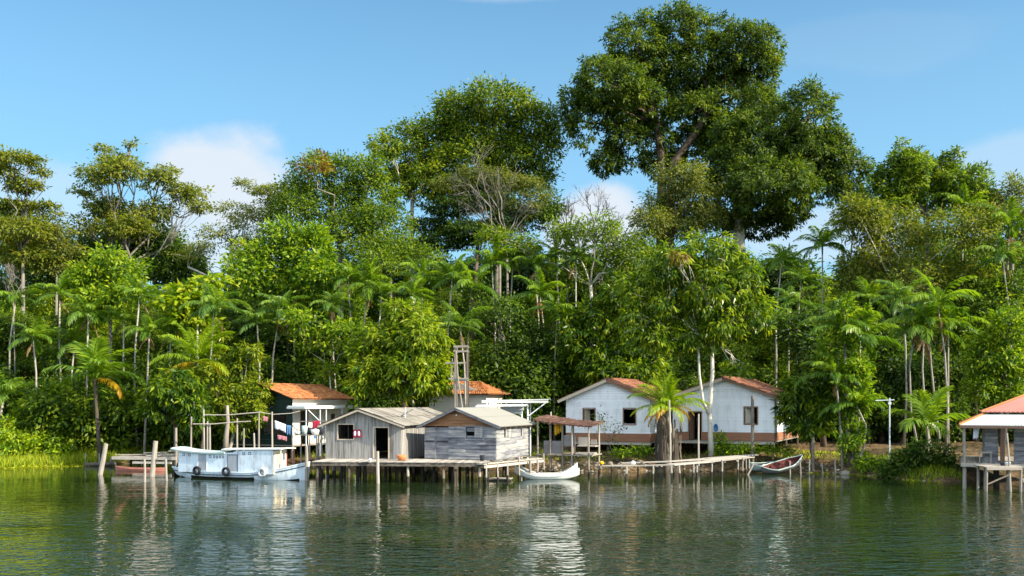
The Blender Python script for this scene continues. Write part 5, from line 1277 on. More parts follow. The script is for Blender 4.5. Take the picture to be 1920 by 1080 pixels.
# fence of poles and rails behind the boat
fp = empty('pole_rack', tuple(at(430, 840, 71).xy) + (.0,), 0, 'rack of thin upright poles with two long rails behind the boat', 'rack')
for px, py in ((358, 781), (383, 768), (389, 790), (394, 796), (444, 784), (456, 803), (485, 771), (511, 772), (478, 812)):
    b = at(px, 860, 71) - fp.location; t = at(px + rg.uniform(-2, 2), py, 71) - fp.location
    s = MB(); s.tube([(b.x, b.y + rg.uniform(-.1, .1), -.2), (t.x, t.y, t.z)], [.075, .06], 7, .85 + rg.uniform(-.2, .1)); s.build('pole', M['pile'], fp)
def railing(pts, r=.04):
    s = MB(); s.tube([at(px, py, 70.85) - fp.location for px, py in pts], r, 6, .9); s.build('rail', M['pile'], fp)
railing([(384, 778), (430, 778), (485, 773)]); railing([(362, 795), (400, 795), (445, 791), (470, 790)])
s = MB(); s.tube([at(px, py, 71) for px, py in ((485, 772), (511, 777), (545, 775), (562, 771))], .025, 6, .6); o = s.build('clothes_line', M['rope']); tag(o, 'sagging line tied from the pole rack to the orange tiled house porch', 'line')
mb = MB(); b = at(424, 850, 74)
tr_ = [(at(px, py, 74)) for px, py in ((423, 852), (424, 820), (427, 790), (426, 760))]
mb.tube(tr_, [.24, .2, .16, .12], 9, .7); o = mb.build('tree_stump', M['pile'], None, True); tag(o, 'bare pale trunk standing behind the boat cabin', 'trunk')
def cloth(nm, label, px0, py0, px1, py1, drop, Y, mat, n=10):
    a, b = at(px0, py0, Y), at(px1, py1, Y); V = []; dz = drop * Y / F
    mb = MB(); rows = 5
    for r in range(rows + 1):
        for i in range(n + 1):
            f = i / n; p = a.lerp(b, f); p.z -= dz * r / rows * (1 + .06 * math.sin(f * 9)); p.y += .05 * math.sin(f * 16 + r * .4) * (r / rows); V.append(p)
    mb.add(V, [(r * (n + 1) + i, r * (n + 1) + i + 1, (r + 1) * (n + 1) + i + 1, (r + 1) * (n + 1) + i) for r in range(rows) for i in range(n)])
    o = mb.build(nm, M[mat], None, True); md = o.modifiers.new('thick', 'SOLIDIFY'); md.thickness = .015; return tag(o, label, 'cloth', 'washing by the orange tiled house')
cloth('towel', 'pale blue white towel on the line before the orange tiled house', 515, 788, 536, 796, 15, 72, 'whitecloth')
cloth('towel', 'blue cloth hung beside the pale towel', 537, 797, 546, 798, 18, 72.3, 'bluecloth')
cloth('garment', 'pinkish garment low on the rail under the pale towel', 520, 815, 538, 819, 8, 72, 'pinkcloth')
cloth('garment', 'small reddish cloth in the shade beside the pole rack', 493, 780, 502, 782, 9, 73, 'pinkcloth')

# raised kitchen stage between the orange tiled house and the grey shack
ks = empty('kitchen_stage', tuple(at(590, 860, 66.5).xy) + (0,), -R(10), 'spindly raised wooden wash stage crowded with pots beside the grey house', 'wash stage')
kz = at(590, 815, 66.5).z
mb = MB()
for i in range(9): mb.box(-1.35 + i * .28, -1.35 + i * .28 + .26, -.5, .6, kz - .05, kz, .5 + rg.uniform(-.3, .4))
mb.build('boards', M['deck'], ks)
for x, y in ((-1.3, -.45), (-.3, -.48), (.35, -.45), (.8, -.46), (-1.2, .5), (1.1, .5), (0, .5)):
    pile(ks, x, y, kz - .05, .05, .85, (rg.uniform(-.15, .15), 0), nm='leg')
s = MB(); s.beam((.1, -.5, .5), (.7, -.5, kz - .1), .05, .05, .9); s.build('brace', M['pile'], ks)
s = MB(); s.beam((-1.3, .55, kz), (-1.3, .55, kz + .9), .06, .06, .4); s.beam((1.1, .55, kz), (1.1, .55, kz + .95), .06, .06, .4); s.beam((-1.4, .55, kz + .9), (1.2, .55, kz + .95), .06, .06, .6); s.build('back_rail', M['pile'], ks)
def pot(nm, label, px, py, Y, r, h, mat, cat='pot'):
    mb = MB(); mb.lathe([(r * .7, 0), (r, h * .55), (r * 1.02, h), (r * .9, h), (r * .62, .03)], 14); o = mb.build(nm, M[mat], None, True, at(px, py, Y)); return tag(o, label, cat, 'pots on the wash stage')
pot('bucket', 'blue grey bucket at the front of the wash stage', 571, 815, 66.2, .2, .62, 'palegreen', 'bucket')
pot('basin', 'white basin on the wash stage left of the bucket', 558, 815, 66.3, .26, .22, 'canoe', 'basin')
pot('pot', 'dark cooking pot at the back of the wash stage', 582, 815, 66.8, .2, .5, 'darkgrey')
pot('basin', 'tilted white basin on the wash stage beside the grey house', 591, 815, 66.4, .3, .35, 'whitesheet', 'basin')
pot('pot', 'tall dark jar on the wash stage nearest the grey house', 602, 815, 66.5, .2, .7, 'darkgrey')
cloth('garment', 'red and white cloth hung over the wash stage rail', 586, 790, 600, 788, 14, 66.9, 'redcloth')
# things on the platform and house fronts
gm = empty('hanging_garment', s1.matrix_basis @ Vector((2.28, -.12, 1.95)), -R(15), 'red and white garment hanging beside the window of the grey house', 'garment')
for x in (-.14, .14):
    mb = MB(); mb.lathe([(.13, -.52), (.16, -.30), (.12, -.05), (.03, 0)], 8); mb.v = [(v[0] + x, v[1] * .25, v[2]) for v in mb.v]; mb.build('red_cup', M['redcloth'], gm)
    mb = MB(); mb.lathe([(.06, -.42), (.085, -.28), (.06, -.12)], 8); mb.v = [(v[0] + x, v[1] * .25 - .04, v[2]) for v in mb.v]; mb.build('white_patch', M['whitecloth'], gm)
mb = MB(); mb.lathe([(.22, 0), (.30, .2), (.33, .34), (.29, .34), (.2, .05)], 14); o = mb.build('basket', M['orange'], None, True, at(753, 863, 61.0)); o.location.z = PZ + .01; tag(o, 'orange basket on the platform between the two grey houses', 'basket')
mb = MB(); mb.lathe([(.13, 0), (.17, .34), (.18, .36), (.15, .35), (.11, .03)], 14); o = mb.build('bucket', M['darkgrey'], None, True, at(904, 864, 60.6)); o.location.z = PZ + .01; tag(o, 'dark bucket on the platform before the bluish front boards', 'bucket')
mb = MB(); mb.lathe([(.02, 0), (.10, .03), (.12, .1), (.06, .17), (.01, .18)], 10); o = mb.build('bundle', M['whitecloth'], None, True, at(694, 864, 60.6)); o.location.z = PZ; tag(o, 'small white bundle lying on the platform near the tall pole', 'bundle')
an = empty('roof_antenna', s1.matrix_basis @ Vector((4.6, 3.0, 2.62)), 0, 'broken grey antenna boom leaning on the grey house roof', 'antenna')
mb = MB(); mb.tube([(-.2, 0, -.1), (-.15, 0, .75)], .035, 6, .6); mb.build('mast', M['greypole'], an)
mb = MB(); mb.beam((-.95, .0, -.1), (.35, 0, .62), .04, .08, .3); mb.build('boom', M['panel'], an)
for k in range(4):
    mb = MB(); c = Vector((-.8 + .3 * k, 0, -.02 + .166 * k)); mb.tube([c + Vector((0, -.35, 0)), c + Vector((0, .35, 0))], .015, 5, .6); mb.build('rod', M['greypole'], an)

# thatched shelter on posts
sh_c = at(1063, 850, 67); sh = empty('open_shelter', (sh_c.x, sh_c.y, 0), -R(22), 'open shelter on posts with a sagging rusty brown roof', 'shelter')
dz = at(1063, 851, 67).z; rz_ = at(1063, 786, 67).z
mb = MB(); n = 26; m = 8; V = []; T = []
for j in range(m + 1):
    for i in range(n + 1):
        u, v = i / n, j / m
        V.append((-2.1 + 4.3 * u, -1.25 + 2.9 * v, rz_ + .02 - .42 * u + .30 * v * (1 - .2 * u) - .10 * math.sin(3.1 * u) + rg.uniform(-.035, .035))); T.append(.5 + rg.uniform(-.2, .25))
mb.add(V, [(j * (n + 1) + i, j * (n + 1) + i + 1, (j + 1) * (n + 1) + i + 1, (j + 1) * (n + 1) + i) for j in range(m) for i in range(n)], T)
o = mb.build('roof', M['rust'], sh); md = o.modifiers.new('thick', 'SOLIDIFY'); md.thickness = .09
fr_ = MB()
for k in range(45):
    u = rg.random(); v = 0 if rg.random() < .6 else rg.random(); x = -2.1 + 4.3 * u; z = rz_ - .42 * u + .30 * v * (1 - .2 * u) - .1 * math.sin(3.1 * u)
    p = Vector((x, -1.27 + 2.9 * v, z)); fr_.beam(p + Vector((0, .15, .07)), p + Vector((rg.uniform(-.1, .1), -.14, -.05 - .16 * rg.random() if v == 0 else .05)), .05, .015, .3 + rg.random() * .6)
fr_.build('thatch_fringe', M['rust'], o)['kind'] = 'stuff'
for x, y in ((-1.75, -1.1), (-.85, -1.1), (.05, -1.1), (.75, -1.15), (1.95, -1.15), (-1.7, 1.4), (0, 1.4), (1.9, 1.4)):
    u = (x + 2.1) / 4.3; v = (y + 1.25) / 2.9
    pile(sh, x, y, rz_ - .06 - .42 * u + .30 * v * (1 - .2 * u) - .1 * math.sin(3.1 * u), .065, .75 + rg.uniform(-.3, .2), nm='post')
mb = MB()
for i in range(20): mb.box(-1.9 + i * .2, -1.9 + i * .2 + .19, -1.2, 1.5, dz - .06, dz, .4 + rg.uniform(-.2, .2))
mb.build('floor', M['deck'], sh)
for x0, x1, z0, z1 in ((-1.35, -.05, dz + .05, dz + .95), (-.0, .95, dz + .62, dz + 1.35)):
    mb = MB(); wall_level(mb, x1 - x0, z1 - z0, z1 - z0, [], .3, lambda u, z, o, x0=x0, z0=z0: (x0 + u, -1.02 + o, z0 + z), rg, tv=.12, lap=.003, brk=1); mb.build('side_panel', M['panel'], sh)
mb = MB(); opening_frame(mb, lambda u, z, o: (u, -1.03 + o, z), .06, .88, dz + .08, dz + .56, .06); mb.build('hatch_frame', M['pile'], sh)
mb = MB(); mb.box(1.05, 2.35, -.95, -.2, dz + .58, dz + .64, .8); mb.box(1.0, 1.8, -.5, -.44, dz + .66, dz + 1.2, .8); mb.box(1.9, 2.3, -.5, -.45, dz + .70, dz + 1.05, .6)
mb.build('wash_counter', M['deck'], sh)
mb = MB(); mb.box(1.1, 2.4, -1.3, -.7, dz + .12, dz + .18, .8); mb.box(1.2, 1.26, -1.25, -1.2, dz - .1, dz + .12, .7); mb.box(2.2, 2.26, -1.25, -1.2, dz - .1, dz + .12, .7); mb.build('lower_shelf', M['deck'], sh)
cl = MB()
cp_ = sh.matrix_basis @ Vector((-.45, -.7, rz_ - .22)); n = 6
for k in range(3):
    V = []
    for r in range(5):
        for i in range(3): V.append((-.2 + .17 * k + .075 * i, .05 * math.sin(i * 2 + r) + .02 * k, -.22 * r * (1 - .12 * k)))
    cl.add(V, [(r * 3 + i, r * 3 + i + 1, r * 3 + i + 4, r * 3 + i + 3) for r in range(4) for i in range(2)])
o = cl.build('raincoat', M['yellowcloth'], None, True, cp_); md = o.modifiers.new('thick', 'SOLIDIFY'); md.thickness = .02; tag(o, 'bright yellow cloth hanging inside the open shelter', 'cloth')

# pier before the white houses
rp = empty('plank_pier', tuple(at(1270, 880, 65.5).xy) + (0,), 0, 'crooked grey plank pier on thin piles before the white houses', 'pier')
def rpt(px, py, Y): return at(px, py, Y) - rp.location
path = [(1128, 874, 64.2), (1190, 874, 63.8), (1262, 872, 63.4), (1335, 866, 64.6), (1410, 857, 67.6)]
path2 = [(1168, 869, 66.5), (1255, 866, 66.0), (1330, 861, 67), (1418, 853, 69.2)]
for pth, wd in ((path, .34), (path2, .3)):
    for k in range(3):
        for i in range(len(pth) - 1):
            a = rpt(*pth[i]); b = rpt(*pth[i + 1]); d = (b - a).normalized(); nn = Vector((-d.y, d.x, 0)) * (wd * k)
            s = MB(); s.beam(a + nn + Vector((0, 0, rg.uniform(-.02, .03))), b + nn + d * .1 + Vector((0, 0, rg.uniform(-.02, .03))), wd * .9, .06, .75 + rg.uniform(-.25, .2)); s.build('plank', M['deck'], rp)
for i in range(14):
    f = i / 13; a = Vector(rpt(1150 + 250 * f, 873 - 15 * max(0, f - .45) * 1.6, 64.3 + (3.6 * max(0, f - .5)))); s = MB()
    s.beam(a + Vector((rg.uniform(-.3, .3), -.1, -.10)), a + Vector((rg.uniform(-.1, .5), 2.3, -.06)), .10, .07, .6 + rg.uniform(-.3, .3)); s.build('crossbeam', M['deck'], rp)
for px, y0, Y, t in ((1123, 872, 64.4, .45), (1147, 874, 66, .15), (1173, 874, 63.6, .95), (1196, 872, 66, .15), (1224, 873, 63.4, .8), (1247, 868, 66.2, .2), (1259, 872, 63.2, .95), (1263, 870, 66.5, .6), (1276, 872, 63.4, .95), (1282, 868, 66.5, .8), (1300, 869, 63.9, .9), (1308, 868, 64.2, .95), (1334, 865, 64.6, .9), (1353, 862, 65, .9), (1384, 859, 66.2, .8), (1391, 857, 66.6, .75), (1400, 857, 67, .7), (1405, 857, 67.4, .8)):
    p = rpt(px, y0, Y); pile(rp, p.x, p.y, p.z + rp.location.z - .03, .065, t, (rg.uniform(-.08, .08), 0))
for i, (px, py, Y, r, mat_, lab) in enumerate([(1128, 868, 64.6, .16, 'yellowcloth', 'orange yellow bundle at the end of the right pier'), (1144, 869, 64.8, .17, 'rock', 'pale lump on the right pier beside the yellow bundle'), (1187, 868, 64.6, .17, 'canoe', 'white pot lying on the right pier'), (1205, 868, 65, .15, 'rock', 'grey lump on the right pier next to the white pot')]):
    mb = MB(); mb.lathe([(r * .6, 0), (r * 1.05, r * .5), (r * .9, r * 1.1), (r * .35, r * 1.5)], 10); mb.v = [(v[0] * rg.uniform(.9, 1.15), v[1], v[2]) for v in mb.v]
    o = mb.build('bundle', M[mat_], None, True, at(px, py + 3, Y)); tag(o, lab, 'bundle')

# pier at the left
lp_ = empty('plank_pier', tuple(at(280, 870, 73).xy) + (0,), -R(10), 'low weathered pier stacked with loose planks at the boat stern', 'pier')
a = R(10); lz = at(280, 857, 72).z
mb = MB()
for i in range(26): mb.box(-2.6 + i * .2, -2.6 + i * .2 + .185, -.6, .9, lz - .05, lz + rg.uniform(-.01, .01), .5 + rg.uniform(-.2, .35))
mb.build('deck_boards', M['deck'], lp_)
mb = MB(); mb.box(-2.7, 2.6, -.7, -.61, lz - .22, lz + .01, .75); mb.build('edge_beam', M['deck'], lp_)
mb = MB(); mb.box(-1.0, 2.2, -.66, -.6, lz - .52, lz - .36, .8); mb.build('edge_beam', M['deck'], lp_)
for x, y, t in ((-2.5, -.5, .5), (-1.9, .6, .4), (-.6, -.4, .2), (-.2, .5, .2), (.6, -.4, .5), (1.5, -.5, .8), (2.3, -.4, .6), (2.4, .7, .4)):
    pile(lp_, x, y, lz - .06, .09, t)
for i, (x0, x1, y, z, t) in enumerate(((-2.9, .9, .1, .10, .6), (-.1, 2.4, -.2, .07, .95), (.3, 2.5, .35, .16, .85), (-.4, 1.7, .0, .26, .9), (-2.6, -.5, .5, .06, .5))):
    s = MB(); s.beam((x0, y, lz + z), (x1, y + rg.uniform(-.3, .3), lz + z + rg.uniform(-.02, .12)), .2, .05, t); o = s.build('loose_plank', M['deck'], None); o.location = lp_.location; o.rotation_euler = lp_.rotation_euler
    tag(o, ['long grey loose plank along the far side of the left pier', 'pale loose plank nearest the water on the left pier', 'pale plank at the stern end of the left pier pile', 'topmost pale plank of the pile on the left pier', 'dull short plank at the outer end of the left pier'][i], 'plank', 'loose planks on the left pier')
s = MB(); q = at(292, 858, 71.6); s.tube([(-.9, 0, .05), (-.2, .1, .45), (.5, .1, .38), (.9, 0, .1)], [.03, .05, .05, .03], 6, .8); o = s.build('driftwood', M['pile'], None, True, at(322, 857, 72)); tag(o, 'curved piece of driftwood on the left pier', 'driftwood')
mb = MB(); mb.tube([(-1.1, 0, .1), (1.2, .1, .16)], .16, 8, .35); o = mb.build('log', M['pile'], None, True, (at(185, 868, 75.5).x, 75.5, .02)); tag(o, 'floating log by the short stakes at the left', 'log')

# ---------------------------------------------------------------- hulls
def hull(nm_parent, L_, B, stations, mat_out, mat_in, floor, wall=.035, n=9, band=None):
    """stations: (t, half width 0..1, keel z, sheer z, x shift). Outer skin, inner skin and gunwale"""
    def ring(st, ins):
        t, hw, kz, sz, sh = st; x = -L_ / 2 + L_ * t; pts = []
        w = max(.012, hw * B / 2 - ins); kz_ = kz if not ins else max(kz + ins, floor)
        kz_ = min(kz_, sz - .02)
        for i in range(n):
            q = -1 + 2 * i / (n - 1); s = abs(q); z = kz_ + (sz - kz_) * s ** 2.3
            pts.append((x + sh * s ** 2.3 if False else x + sh * ((z - kz_) / max(.01, sz - kz_)), w * (1 if q > 0 else -1) * (1 - (1 - s) ** 1.7), z))
        return pts
    out_, inn = MB(), MB(); m = len(stations)
    vs = [p for st in stations for p in ring(st, 0)]
    fs = [(i * n + k, (i + 1) * n + k, (i + 1) * n + k + 1, i * n + k + 1) for i in range(m - 1) for k in range(n - 1)]
    out_.add(vs, fs, .5)
    out_.add(ring(stations[0], 0), [tuple(range(n))]); out_.add(ring(stations[-1], 0), [tuple(reversed(range(n)))])
    vs = [p for st in stations for p in ring(st, wall)]
    inn.add(vs, [tuple(reversed(f)) for f in fs], .5)
    gw = MB()
    for sg in (0, n - 1):
        o_ = [ring(st, 0)[sg] for st in stations]; ii_ = [ring(st, wall)[sg] for st in stations]
        for i in range(m - 1):
            a_, b_, c_, d_ = Vector(o_[i]), Vector(o_[i + 1]), Vector(ii_[i + 1]), Vector(ii_[i]); up = Vector((0, 0, .03)); o2 = (a_ - d_).normalized() * .02; dn = Vector((0, 0, -.05))
            gw.hex([a_ + o2 + dn, b_ + o2 + dn, c_ + dn, d_ + dn, a_ + o2 + up, b_ + o2 + up, c_ + up, d_ + up], .6)
    return out_, inn, gw

def canoe(nm, label, loc, rz, L_, B, rise0, rise1, mats, group=None, pitch=0.0, roll=0.0, low=.30, keel=-.12):
    e = empty(nm, loc, rz, label, 'canoe' if nm == 'canoe' else 'boat', group); e.rotation_euler = (roll, pitch, rz)
    st = []
    for i in range(17):
        t = i / 16; c = 1 - abs(2 * t - 1); hw = min(1, (c * 1.7) ** .75) if c > 0 else 0.03
        up = rise0 * max(0, 1 - t / .42) ** 2.2 + rise1 * max(0, (t - .58) / .42) ** 2.2
        st.append((t, max(hw, .05), keel + up * .82, low + up, 0))
    a, b, g = hull(e, L_, B, st, None, None, .05)
    a.build('hull', M[mats[0]], e, True); b.build('inside', M[mats[1]], e, True); g.build('gunwale', M[mats[2]], e)
    for t in (.3, .52, .72):
        x = -L_ / 2 + L_ * t; mb = MB(); mb.box(x - .1, x + .1, -B * .42, B * .42, low - .12, low - .08, .5); mb.build('seat', M[mats[-1]], e)
    return e
c1 = at(1026, 898, 62.5)
canoe('canoe', 'white canoe with upturned ends floating nearest, before the open shelter', (c1.x, 62.9, 0.0), R(-3), 4.25, .85, .62, .48, ('canoe', 'redbrown', 'canoe'), 'white canoes before the shelter', low=.24)
canoe('canoe', 'white canoe with dark red inside moored right behind the front white one', (c1.x + .12, 63.95, 0.02), R(1), 3.9, .85, .62, .72, ('canoe', 'redbrown', 'canoe'), 'white canoes before the shelter', low=.26)
q = at(277, 873, 72); canoe('canoe', 'low faded red canoe half hidden under the left pier', (q.x, 70.6, -.04), -R(8), 3.9, .7, .12, .05, ('pink', 'redbrown', 'pink'), low=.22)
q = at(1467, 880, 67.6); canoe('rowing_boat', 'beached white boat with dark red inside tilted on the mud', (q.x, 67.6, .34), R(8), 3.1, 1.05, .35, .30, ('panel', 'redbrown', 'palegreen', 'redbrown'), None, pitch=R(-15), roll=R(26), low=.36)
q = at(1434, 880, 67.6); canoe('rowing_boat', 'pale green flat ended boat next to the tilted red one', (q.x + .3, 68.6, .22), R(12), 2.7, .95, .30, .12, ('palegreen', 'hullblack', 'palegreen'), None, pitch=R(-3), roll=R(10), low=.38)
mb = MB(); mb.box(-.30, .30, -.03, .03, 0, .62, .5); mb.hex([(-.3, -.03, .62), (-.12, -.03, .62), (-.12, .03, .62), (-.3, .03, .62), (-.42, -.03, .82), (-.26, -.03, .86), (-.26, .03, .86), (-.42, .03, .82)])

# ---------------------------------------------------------------- the cabin boat
bl = at(335, 892, 65.2); br = at(577, 899, 61.8)
ctr = (Vector((bl.x, bl.y, 0)) + Vector((br.x, br.y, 0))) / 2; dv = Vector((br.x - bl.x, br.y - bl.y, 0)); BL_ = dv.length; ba = math.atan2(dv.y, dv.x)
bt = empty('cabin_boat', (ctr.x, ctr.y, 0), ba, 'pale blue wooden river boat with a long closed cabin and tyre fenders', 'boat')
BW = 2.0; st = []
for i in range(21):
    t = i / 20
    hw = min(1, ((t + .03) * 3.2) ** .6) * min(1, ((1.02 - t) * 2.2) ** .7)
    sz = .47 + .20 * max(0, 1 - t / .3) ** 2 + .72 * max(0, (t - .55) / .45) ** 1.8
    st.append((t, max(hw, .04), -.35 + .42 * max(0, (.16 - t) / .16) ** 1.5 + .10 * max(0, (t - .85) / .15) ** 2, sz, (-.35 * max(0, 1 - t / .12) + .1 * max(0, (t - .9) / .1))))
a, b, g = hull(bt, BL_, BW, st, None, None, .12, .05, 11)
zs = np.array([v[2] for v in a.v]); hb = a.build('hull', M['boatwhite'], bt, True)
hb.data.materials.append(M['hullblack'])
mi = [1 if max(a.v[k][2] for k in f) < .19 else 0 for f in a.f]
hb.data.polygons.foreach_set('material_index', np.array(mi, dtype=np.int32))
b.build('inside', M['cream'], bt, True); g.build('gunwale', M['boatwhite'], bt)
dk = MB()
for i in range(20):
    t0_, t1_ = i / 20, (i + 1) / 20; x0, x1 = -BL_ / 2 + BL_ * t0_, -BL_ / 2 + BL_ * t1_
    w0, w1 = max(.02, st[i][1] * BW / 2 - .06), max(.02, st[i + 1][1] * BW / 2 - .06); z0_, z1_ = st[i][3] - .10, st[i + 1][3] - .10
    dk.add([(x0, -w0, z0_), (x1, -w1, z1_), (x1, w1, z1_), (x0, w0, z0_)], [(0, 1, 2, 3)], .5)
dk.build('deck', M['palegreen'], bt)
rub = MB()
for i in range(20):
    x0, x1 = -BL_ / 2 + BL_ * i / 20, -BL_ / 2 + BL_ * (i + 1) / 20
    for sg in (-1, 1):
        w0, w1 = st[i][1] * BW / 2 + .005, st[i + 1][1] * BW / 2 + .005
        rub.beam((x0 + st[i][4], sg * w0, st[i][3] - .20), (x1 + st[i + 1][4], sg * w1, st[i + 1][3] - .20), .035, .05, .5)
rub.build('rubbing_strake', M['darkpaint'], bt)
# cabin: local x from stern to the fore end
CX0, CX1, cw = -BL_ / 2 + .62, BL_ / 2 - 2.05, .80
zb = .38
def ctop(x):    # roof height along the cabin
    f = (x - CX0) / (CX1 - CX0); return 1.80 - .14 * math.sin(math.pi * min(1, f / .66)) if f < .62 else 1.86 + .08 * (f - .62) / .38
holes_d = [(CX0 + 1.62, CX0 + 2.28), (CX0 + 3.95, CX0 + 4.68)]
xm = CX0 + 3.5
for sg in (-1, 1):
    mb = MB(); nseg = 24
    for i in range(nseg):
        x0, x1 = CX0 + (CX1 - CX0) * i / nseg, CX0 + (CX1 - CX0) * (i + 1) / nseg
        y0, y1 = (sg * cw, sg * (cw - .04))
        z0_, z1_ = ctop(x0 + .001), ctop(x1 - .001)
        mb.hex([(x0, min(y0, y1), zb), (x1, min(y0, y1), zb), (x1, max(y0, y1), zb), (x0, max(y0, y1), zb), (x0, min(y0, y1), z0_), (x1, min(y0, y1), z1_), (x1, max(y0, y1), z1_), (x0, max(y0, y1), z0_)], .5 + [.05, -.04, .02, -.12, .04, -.02, .06][(i * 5 + i // 3) % 7])
    mb.build('cabin_wall', M['boatwhite'], bt)
    for k, (x0, x1) in enumerate(holes_d):
        zt_ = [1.62, 1.58][k]; mb = MB(); y0 = sg * cw; y1 = sg * (cw + .03); mb.box(x0, x1, min(y0, y1), max(y0, y1), .52, zt_, .42); dd = mb.build('door', M['greydoor'], bt)
        mb = MB(); q0 = sg * (cw + .031); q1 = sg * (cw + .042)
        for (xa, xb, za, zc) in ((x0 - .04, x0, .5, zt_), (x1, x1 + .04, .5, zt_), (x0 - .04, x1 + .04, zt_, zt_ + .04)):
            mb.box(xa, xb, min(sg * cw, q1), max(sg * cw, q1), za, zc, .5)
        mb.build('frame', M['boatwhite'] if not k else M['darkpaint'], dd)
    # small square marks above the doors (worn lettering blocks)
    for xo, zo, wd in ((.35, 1.52, .15), (.82, 1.50, .16), (2.45, 1.43, .15), (2.80, 1.42, .09), (3.0, 1.40, .13), (3.25, 1.42, .12), (3.48, 1.42, .12), (5.05, 1.66, .18), (5.50, 1.69, .18)):
        mb = MB(); x = CX0 + xo; zo -= .07; wd *= 1.25; yy = sg * (cw + .004); t_ = .04
        for (xa, xb, za, zc) in ((x, x + wd, zo, zo + t_), (x, x + wd, zo + .13, zo + .13 + t_), (x, x + t_, zo + t_, zo + .13), (x + wd - t_, x + wd, zo + t_, zo + .13)):
            mb.box(xa, xb, min(yy, sg * cw), max(yy, sg * cw), za, zc, .5)
        mb.build('painted_mark', M['darkpaint'], bt)
# end walls
mb = MB(); mb.box(CX0, CX0 + .04, -cw + .045, cw - .045, zb, 1.76, .5); mb.build('cabin_wall', M['boatwhite'], bt)
mb = MB(); x = CX1
for (y0, y1, z0_, z1_) in ((-cw, -.45, zb, 1.9), (.10, cw, zb, 1.9), (-.45, .10, 1.72, 1.9)): mb.box(x - .04, x, y0, y1, z0_, z1_, .55)
mb.build('cabin_wall', M['cream'], bt)
mb = MB(); mb.box(x - .03, x - .005, -.44, .09, .45, 1.71, .45); mb.build('door', M['palewood'], bt)
mb = MB(); mb.box(x, x + .012, .32, .5, 1.25, 1.68, .5); mb.build('window', M['darkpaint'], bt)
mb = MB(); mb.box(x + .003, x + .05, cw - .10, cw - .02, .5, 1.86, .5); mb.build('corner_post', M['redbrown'], bt)
# roofs
mb = MB(); n_ = 14; VV = []; xs_ = [CX0 - .55 + (xm + .25 - CX0 + .55) * i / n_ for i in range(n_ + 1)]
for xx in xs_:
    zz = ctop(max(CX0, min(xx, xm - .01))) + (.10 * max(0, (CX0 - xx) / .55)) - .0
    for yy in (-1, -.6, 0, .6, 1): VV.append((xx, yy * (cw + .14), zz + .02 + .07 * (1 - yy * yy)))
F5 = [(i * 5 + j, (i + 1) * 5 + j, (i + 1) * 5 + j + 1, i * 5 + j + 1) for i in range(n_) for j in range(4)]
mb.add(VV, F5, .5); o = mb.build('aft_roof', M['palegreen'], bt); md = o.modifiers.new('thick', 'SOLIDIFY'); md.thickness = .10; md.offset = -0.2
mb = MB(); VV = []; x0_, x1_ = xm - .05, CX1 + .62
for i in range(9):
    xx = x0_ + (x1_ - x0_) * i / 8; zz = 1.91 + .10 * i / 8
    for yy in (-1, -.6, 0, .6, 1): VV.append((xx, yy * (cw + .07), zz + .05 * (1 - yy * yy)))
mb.add(VV, [(i * 5 + j, (i + 1) * 5 + j, (i + 1) * 5 + j + 1, i * 5 + j + 1) for i in range(8) for j in range(4)], .5)
o = mb.build('fore_roof', M['canoe'], bt); md = o.modifiers.new('thick', 'SOLIDIFY'); md.thickness = .06; md.offset = 0
s = MB(); s.box(CX1 + .5, CX1 + .56, -cw, -cw + .06, .8, 1.95, .5); s.build('roof_post', M['cream'], bt)
s = MB(); s.box(CX1 + .5, CX1 + .56, cw - .06, cw, .8, 1.95, .5); s.build('roof_post', M['redbrown'], bt)
mb = MB(); mb.tube([(-BL_ / 2 - .2, 0, .5), (-BL_ / 2 - .05, 0, .9)], .05, 7); mb.box(-BL_ / 2 - .24, -BL_ / 2 - .2, -.2, .2, -.2, .5, .5); mb.build('rudder', M['hullblack'], bt)
# tyre fenders hang on the boat
def tyre(label, px, mat, rr=.30):
    xx = None
    best = min(((abs(((bt.matrix_basis @ Vector((x_ / 50, -1.05, 0))).x / (bt.matrix_basis @ Vector((x_ / 50, -1.05, 0))).y) - (px - CXP) / F), x_ / 50) for x_ in range(-260, 260)), key=lambda q: q[0])
    xx = best[1]; t = (xx + BL_ / 2) / BL_; i = min(19, max(0, int(t * 20))); hw = st[i][1] * BW / 2
    mb = MB(); n1, n2 = 28, 12; vs = []
    for i_ in range(n1):
        q = 2 * math.pi * i_ / n1
        for j in range(n2):
            p = 2 * math.pi * j / n2; r_ = rr * .76 + rr * .26 * math.copysign(abs(math.cos(p)) ** .75, math.cos(p)); y_ = .095 * math.copysign(abs(math.sin(p)) ** .75, math.sin(p))
            vs.append((r_ * math.cos(q), y_, r_ * math.sin(q)))
    mb.add(vs, [(i_ * n2 + j, ((i_ + 1) % n1) * n2 + j, ((i_ + 1) % n1) * n2 + (j + 1) % n2, i_ * n2 + (j + 1) % n2) for i_ in range(n1) for j in range(n2)])
    wpos = bt.matrix_basis @ Vector((xx, -hw - .13, .50))
    e = empty('tyre_fender', wpos, ba, label, 'tyre', 'tyre fenders on the boat')
    mb.build('tyre', M[mat], e, True)
    s = MB(); s.tube([(0, -.02, rr * .9), (0, .05, rr * 1.3), (0, .12, rr * 1.7)], .014, 5); s.build('rope', M['rope'], e)
    return e
tyre('black tyre fender nearest the boat stern', 367, 'rubber'); tyre('black tyre fender hung amidships between the two cabin doors', 425, 'rubber'); tyre('white rimmed tyre fender nearest the boat bow', 489, 'rubberw')

